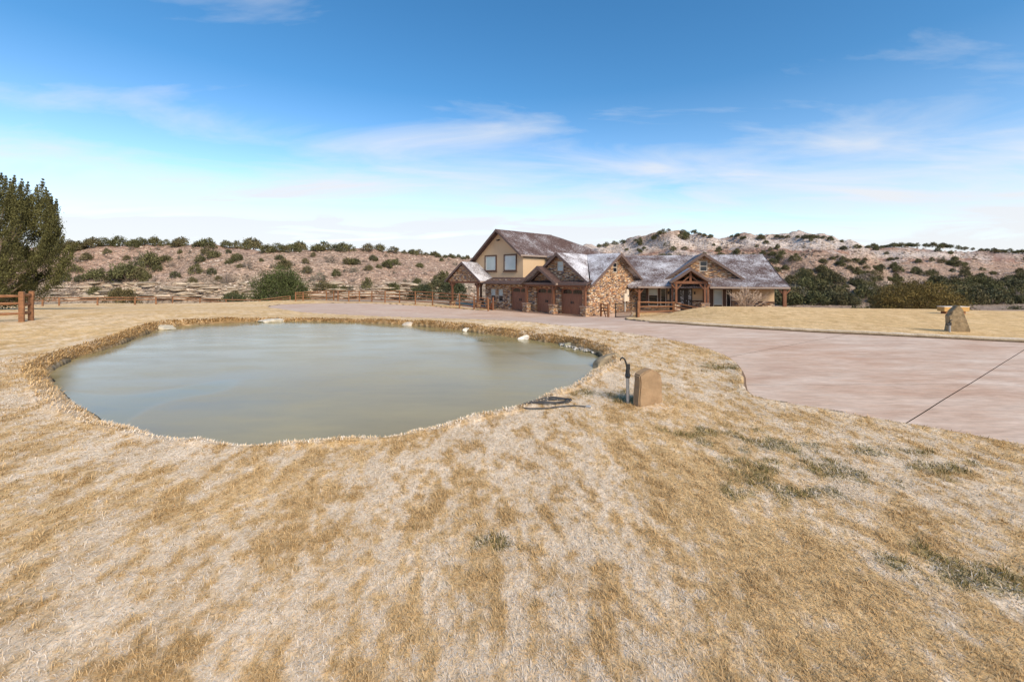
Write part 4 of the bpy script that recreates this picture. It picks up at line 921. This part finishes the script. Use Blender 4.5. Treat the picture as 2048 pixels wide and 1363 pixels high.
for k in range(46):
    u = rng.uniform(1560, 2070); d = rng.uniform(52, 70); X = (u-1024)/F*d; h = rng.uniform(1.2, 2.6); j = rng.random() < .7
    plant((JUN if j else BRU)[int(rng.integers(5))], 'juniper_shrub' if j else 'brush', (X, d, gz(X, d)-.1), h*rng.uniform(1.2, 1.9), h, 'low scrub at the near edge of the juniper wood', 'scrub below the raised lawn')
for k in range(40):
    u = rng.uniform(1185, 1600); h = rng.uniform(10, 18); plant_px(u, rng.uniform(515, 560), h, h*1.3, 'j', RSL, RSG, 'hillside_juniper')

# rubble on the slopes (uncountable) and the ledge slabs at the foot of the low mesa
mb_v = []; mb_f = []; mb_c = []; off = 0; V0 = ICO2[0][:0]
oc, of = ico(1)
for k in range(6500):
    if k < 3600: u = rng.uniform(60, 960); v = rng.uniform(np.interp(u, RU, RV)+4, 598)
    else: u = rng.uniform(1185, 2060); v = rng.uniform(min(np.interp(u, RU, RV), np.interp(u, B2U, B2V))+4, 590)
    mb_v.append((u, v))
ys_ = np.geomspace(70, 420, 700)
uu = np.array(mb_v); Y, U = np.meshgrid(ys_, uu[:, 0]); Xg = (U-1024)/F*Y; H = ground(Xg.ravel(), Y.ravel()).reshape(Y.shape); D = EYE-(uu[:, 1:2]-VH)/F*Y-H
hit = np.argmax(D < 0, axis=1); vv = []; ff = []; cc = []; off = 0
for k in range(len(uu)):
    i = hit[k]
    if i == 0: continue
    p = np.array((Xg[k, i], Y[k, i], H[k, i])); s = p[1]/F*rng.uniform(.7, 2.4)*(1.5 if uu[k, 1] > 565 and uu[k, 0] < 960 else 1)
    V = oc*(1+rng.normal(0, .16, (len(oc), 1)))*np.array([s*rng.uniform(.8, 1.7), s, s*rng.uniform(.35, .7)]); a = rng.uniform(0, 6.28); c_, s_ = math.cos(a), math.sin(a)
    V = V@np.array([[c_, -s_, 0], [s_, c_, 0], [0, 0, 1]]).T+p; vv.append(V); ff += [tuple(j+off for j in f) for f in of]; off += len(V)
    cc.append(np.tile(np.array([(.50, .37, .28), (.42, .33, .26), (.60, .50, .41), (.30, .24, .19)][int(rng.integers(4))])*rng.uniform(.7, 1.25), (len(V), 1)))
tag(obj('rubble', np.vstack(vv), ff, 'rock', None, np.vstack(cc)), 'loose broken stone scattered over the hill slopes', kind='stuff')
for k in range(150):
    u = rng.uniform(110, 640) if k < 110 else rng.uniform(640, 900); v = rng.uniform(566, 598); q = cast(u, v); s = q[1]/F
    rock('ledge_rock', None, None, (q[0], q[1]+.2, q[2]), (s*rng.uniform(7, 30), s*rng.uniform(8, 16), s*rng.uniform(1.8, 4.2)), rng.normal(0, .25), np.array((.46, .37, .27))*rng.uniform(.7, 1.25), 300+k, None, h_o)

def tree(name, label, cat, base, sites, spread, n, leaf, colr, trunk, bark=(.20, .14, .10), group=None, var=.35, up=.5):
    r = np.random.default_rng(len(sites)+n); root = thing(name, label, cat, tuple(base), group)
    mb = MB()
    for pts_, rad in trunk: mb.tube(pts_, rad, 7, np.array(bark)*r.uniform(.8, 1.25))
    mb.build('trunk', 'bark', root, True)
    V, Fs, _ = leaves(np.array(sites), spread, n, leaf, r, up); c = tint(colr, len(Fs), r, r.uniform(.6, 1.4, len(sites)), n, var)
    obj('crown', V, Fs, 'foliage', root, c); return root
# big juniper at the left edge: many upright sprays on spreading limbs
r = np.random.default_rng(5); Y0 = 26.; X0 = (-25-1024)/F*Y0; base = np.array((X0, Y0, gz(X0, Y0)-.1)); s = Y0/F
prof = [(350, 50), (362, 84), (400, 106), (450, 116), (490, 154), (520, 150), (545, 135), (575, 105), (592, 75)]       # height in pixels -> crown radius
pv = np.array([p[0] for p in prof]); pr_ = np.array([p[1] for p in prof])*s
sites = []; limbs = []; trunk_top = base+np.array((.2, 0, 7.4))
limbs.append(([base-ZV*.2, base+np.array((.25, 0, 1.6)), base+np.array((.1, .1, 3.6)), base+np.array((.3, 0, 5.6)), trunk_top], [.36, .30, .24, .14, .05]))
limbs.append(([base-ZV*.1, base+np.array((.7, -.5, 1.5)), base+np.array((1.5, -.9, 2.9)), base+np.array((2.2, -1.1, 4.3))], [.26, .20, .14, .07]))
for k in range(185):
    v = 372+220*r.random()**.85; z = EYE-(v-VH)/F*Y0; R = np.interp(v, pv, pr_)*.86*r.uniform(.2, 1.0)**.5; a = r.uniform(0, 2*math.pi)
    tip = np.array((X0+R*math.cos(a), Y0+R*math.sin(a)*.9, z)); L = r.uniform(.6, 1.5)*(1.15 if z > 5 else .8)
    lean = np.array((math.cos(a)*.25, math.sin(a)*.25, 1))*np.array([1, 1, 1.0 if z > 3 else .55]); lean = nrm(lean+r.normal(0, .12, 3))
    m_ = 9
    for j in range(m_): f_ = j/(m_-1); sites.append(np.append(tip-lean*L*(1-f_), (1-f_)*.23+.03))
    if k % 2 == 0:
        b0 = base+np.array((.25, 0, np.clip((z-base[2])*.45, .8, 5))); mid = b0*.45+(tip-lean*L)*.55-ZV*.25; limbs.append(([b0, mid, tip-lean*L*.8], [.085, .05, .02]))
for k in range(64):                                         # upright pointed sprays that break the outline
    if k < 14: u_, v_, a = ((3, 348), (12, 354), (29, 353), (44, 360), (56, 366), (74, 372), (86, 360), (96, 384), (104, 396), (113, 400), (111, 446), (140, 488), (146, 505), (128, 470))[k]+(r.uniform(-.5, .5),)
    else: v_ = 350+170*r.random(); u_ = -25+np.interp(v_, pv, pr_)/s*math.cos(k*2.4)*1.02; a = k*2.4
    x_ = (u_-1024)/F*Y0; tip = np.array((x_, Y0+(0 if k < 14 else np.interp(v_, pv, pr_)*math.sin(a)*.8), EYE-(v_-VH)/F*Y0)); out = nrm(np.array((tip[0]-X0, tip[1]-Y0, 0))+1e-6); L = r.uniform(1.5, 2.4); ax_ = nrm(ZV+out*(.12 if v_ < 440 else .5)+r.normal(0, .04, 3))
    for j in range(14): f_ = j/13; sites.append(np.append(tip-ax_*L*(1-f_), (1-f_)**.8*.20+.012))
sites = np.array(sites)
tree('juniper_tree', 'tall spiky olive green juniper tree behind the stout log fence', 'tree', base, sites[:, :3], sites[:, 3:4]*np.array([[1, 1, .8]]), 64, .055, (.088, .084, .030), limbs, bark=(.30, .23, .18), up=1.8)
# rounded junipers in the middle distance
def dome(seed, base, R, H, n, squash=.9, low=.1):
    r = np.random.default_rng(seed); out = []
    while len(out) < n:
        v = nrm(r.normal(size=3)); v[2] = abs(v[2]); k = r.uniform(.35, 1)**.4*(1+.16*math.sin(5*math.atan2(v[1], v[0])+seed)*.6+r.normal(0, .05)); z = v[2]*k*H
        if z > low*H or r.random() < .4: out.append(base+np.array((v[0]*k*R, v[1]*k*R*squash, z+low*H*.6)))
    return out
def bush(label, u, vb, d, wpx, hpx, colr, seed, n=150, leaf=.11, name='juniper_tree', cat='tree', m_=34, var=.35):
    X = (u-1024)/F*d; b0 = np.array((X, d, gz(X, d)-.05)); topz = EYE-(vb-hpx-VH)/F*d; H_ = topz-b0[2]; R = wpx/2/F*d
    st_ = dome(seed, b0, R*.93, H_*.90, n, low=.04); limbs = [([b0-ZV*.1, b0+(np.array(q)-b0)*.5-ZV*.1, np.array(q)], [.11, .06, .02]) for q in st_[::9]]
    return tree(name, label, cat, b0, st_, (R*.085, R*.085, H_*.055), m_, leaf, colr, limbs, var=var, up=.6)
bush('broad rounded bright green juniper at the end of the split log fence', 562, 603, 66, 124, 72, (.078, .092, .032), 21, 420, .12, m_=70)
bush('low bronze green juniper dome behind the timber bench', 1838, 621, 41, 160, 57, (.165, .118, .036), 22, 420, .075, m_=60)
bush('smaller bronze juniper beside the bronze dome behind the bench', 1905, 618, 44, 50, 34, (.085, .068, .028), 23, 80, .10)
bush('dark juniper standing beside the stone porch gable', 905, 596, 62, 60, 52, (.062, .072, .036), 24, 120, .13)
bush('dark juniper behind the log fence left of the porch', 845, 592, 66, 66, 28, (.055, .066, .034), 25, 100, .13)
bush('low bronze shrub against the weathered two rail fence', 245, 603, 58, 64, 32, (.12, .095, .04), 26, 90, .12, 'shrub', 'shrub')
bush('green shrub growing by the rock ledge beyond the weathered fence', 470, 603, 64, 64, 22, (.066, .078, .036), 27, 90, .12, 'shrub', 'shrub')
# bare twiggy shrub by the front wall
r = np.random.default_rng(9); q = w(8.9, -3.2, 0); q = np.array((q[0], q[1], gz(q[0], q[1])))
bs = thing('bare_shrub', 'bare pale twiggy shrub in front of the stucco wall', 'shrub', tuple(q))
mb = MB()
for k in range(46):
    a = r.uniform(0, 6.28); sp_ = r.uniform(.1, 1.0); tip = q+np.array((math.cos(a)*sp_*1.7, math.sin(a)*sp_*1.2, (2.35-.75*sp_)*r.uniform(.75, 1.05))); mid = q+(tip-q)*.5+np.array((0, 0, .22))+r.normal(0, .07, 3)
    mb.tube([q-ZV*.08, mid, tip], [.04, .028, .013], 4, None, False)
    for j in range(7):
        f_ = r.uniform(.35, .95); s0 = mid+(tip-mid)*f_; e_ = s0+nrm((tip-mid)+r.normal(0, .5, 3))*r.uniform(.25, .6); mb.tube([s0, e_], [.017, .010], 3, None, False)
o = mb.build('branches', 'twig_pale', bs)

# ------------------------------------------------------------------ grass blades
def blades(x, y, length, width, tilt, col_base, col_tip, r, az=None):
    n = len(x); z = ground(x, y)-.004; a = r.uniform(0, 2*math.pi, n) if az is None else az
    d = np.column_stack([np.cos(a)*np.sin(tilt), np.sin(a)*np.sin(tilt), np.cos(tilt)]); e = np.column_stack([-np.sin(a), np.cos(a), np.zeros(n)])*width[:, None]/2
    t2 = np.minimum(tilt+.55, 1.62); d2 = np.column_stack([np.cos(a)*np.sin(t2), np.sin(a)*np.sin(t2), np.cos(t2)]); p = np.column_stack([x, y, z]); L = length[:, None]
    mid = p+d*L*.55; tip = mid+d2*L*.45; tip[:, 2] = np.maximum(tip[:, 2], z+.006)
    V = np.stack([p-e, p+e, mid+e*.8, mid-e*.8, tip], 1).reshape(-1, 3); k = np.arange(n)[:, None]*5
    T = np.concatenate([k+np.array([[0, 1, 2]]), k+np.array([[0, 2, 3]]), k+np.array([[3, 2, 4]])])
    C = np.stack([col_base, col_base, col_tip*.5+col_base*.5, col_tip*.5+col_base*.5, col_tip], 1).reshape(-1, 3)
    return V, T, C
r = np.random.default_rng(3); NB = 430000
rr = (1.75**.4+(17**.4-1.75**.4)*r.random(NB*2))**2.5                    # density falls with distance
aa = np.radians(r.uniform(-56, 56, NB*2)); x = rr*np.sin(aa); y = rr*np.cos(aa)
ok = (sdf(x, y, POND) > .06) & (sdf(x, y, DRIVE) > .03); x, y, rr = x[ok][:NB], y[ok][:NB], rr[ok][:NB]; n = len(x)
fr, br, gr = fields(x, y); q = r.random(n)
L = (.014+.034*r.random(n)**1.4)*(1+.5*br+.5*gr)*(1-.15*fr)*(1+.04*rr); W_ = .0019*(1+.30*rr)*(1+.2*fr)
tl = np.clip(r.normal(1.08, .38, n)-.28*br-.3*gr+.12*fr, .1, 1.52)
straw = C_STRAW*(.75+.6*q[:, None]); brown = C_BROWN*(.8+1.1*q[:, None]); c = straw*(1-br[:, None]*.8)+brown*br[:, None]*.8
isg = (r.random(n) < gr*.62+.006)[:, None]; c = np.where(isg, C_GREEN*(.6+1.0*q[:, None]), c)
fz = np.clip(fr*1.5*r.random(n)**.8+.06*r.random(n), 0, .92)[:, None]*(1-.93*isg)
V, T, C = blades(x, y, L, W_, tl, c*.44*(1-fz*.5)+C_FROST*fz*.34, c*(1-fz)+C_FROST*1.05*fz, r)  # shade between blades is put into the darker base colour
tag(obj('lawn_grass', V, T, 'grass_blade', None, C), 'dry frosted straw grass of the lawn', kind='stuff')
# long tan grass hanging over the pond bank
n = 45000; i = r.integers(len(POND), size=n); f_ = r.random(n); PA = np.array(POND); a_ = PA[i]; b_ = PA[(i+1) % len(PA)]; ln = np.linalg.norm(b_-a_, axis=1)
ok = r.random(n) < ln/ln.max()*1.0+.02; a_, b_, f_ = a_[ok], b_[ok], f_[ok]; t_ = (b_-a_)/np.linalg.norm(b_-a_, axis=1)[:, None]
nn = np.column_stack([t_[:, 1], -t_[:, 0]]); c0 = PA.mean(0); p = a_+(b_-a_)*f_[:, None]; nn *= np.sign(((p-c0)*nn).sum(1))[:, None]; off_ = r.uniform(.05, .42, len(p)); p = p+nn*off_[:, None]
az = np.arctan2(-nn[:, 1], -nn[:, 0])+r.normal(0, .7, len(p)); n = len(p); d_ = np.hypot(p[:, 0], p[:, 1]); q = r.random(n)[:, None]
L = r.uniform(.05, .12, n)*np.clip(d_/13, .35, 1.05); kf = np.clip((d_-7)/6, 0, 1)[:, None]; col = (C_BROWN*(1-q)+C_STRAW*.9*q)*r.uniform(.75, 1.2, n)[:, None]*kf+(C_STRAW*(1-q)+C_FROST*q)*(1-kf)
keepb = r.random(n) < .25+1.2*fbm(p[:, 0]*.9, p[:, 1]*.9, 3)**1.5; p, L, col, d_, az = p[keepb], L[keepb], col[keepb], d_[keepb], az[keepb]; n = len(p)
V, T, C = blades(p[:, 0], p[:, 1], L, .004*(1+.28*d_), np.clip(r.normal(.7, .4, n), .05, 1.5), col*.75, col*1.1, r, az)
tag(obj('bank_grass', V, T, 'grass_blade', None, C), 'tan dead grass hanging over the pond bank', kind='stuff')
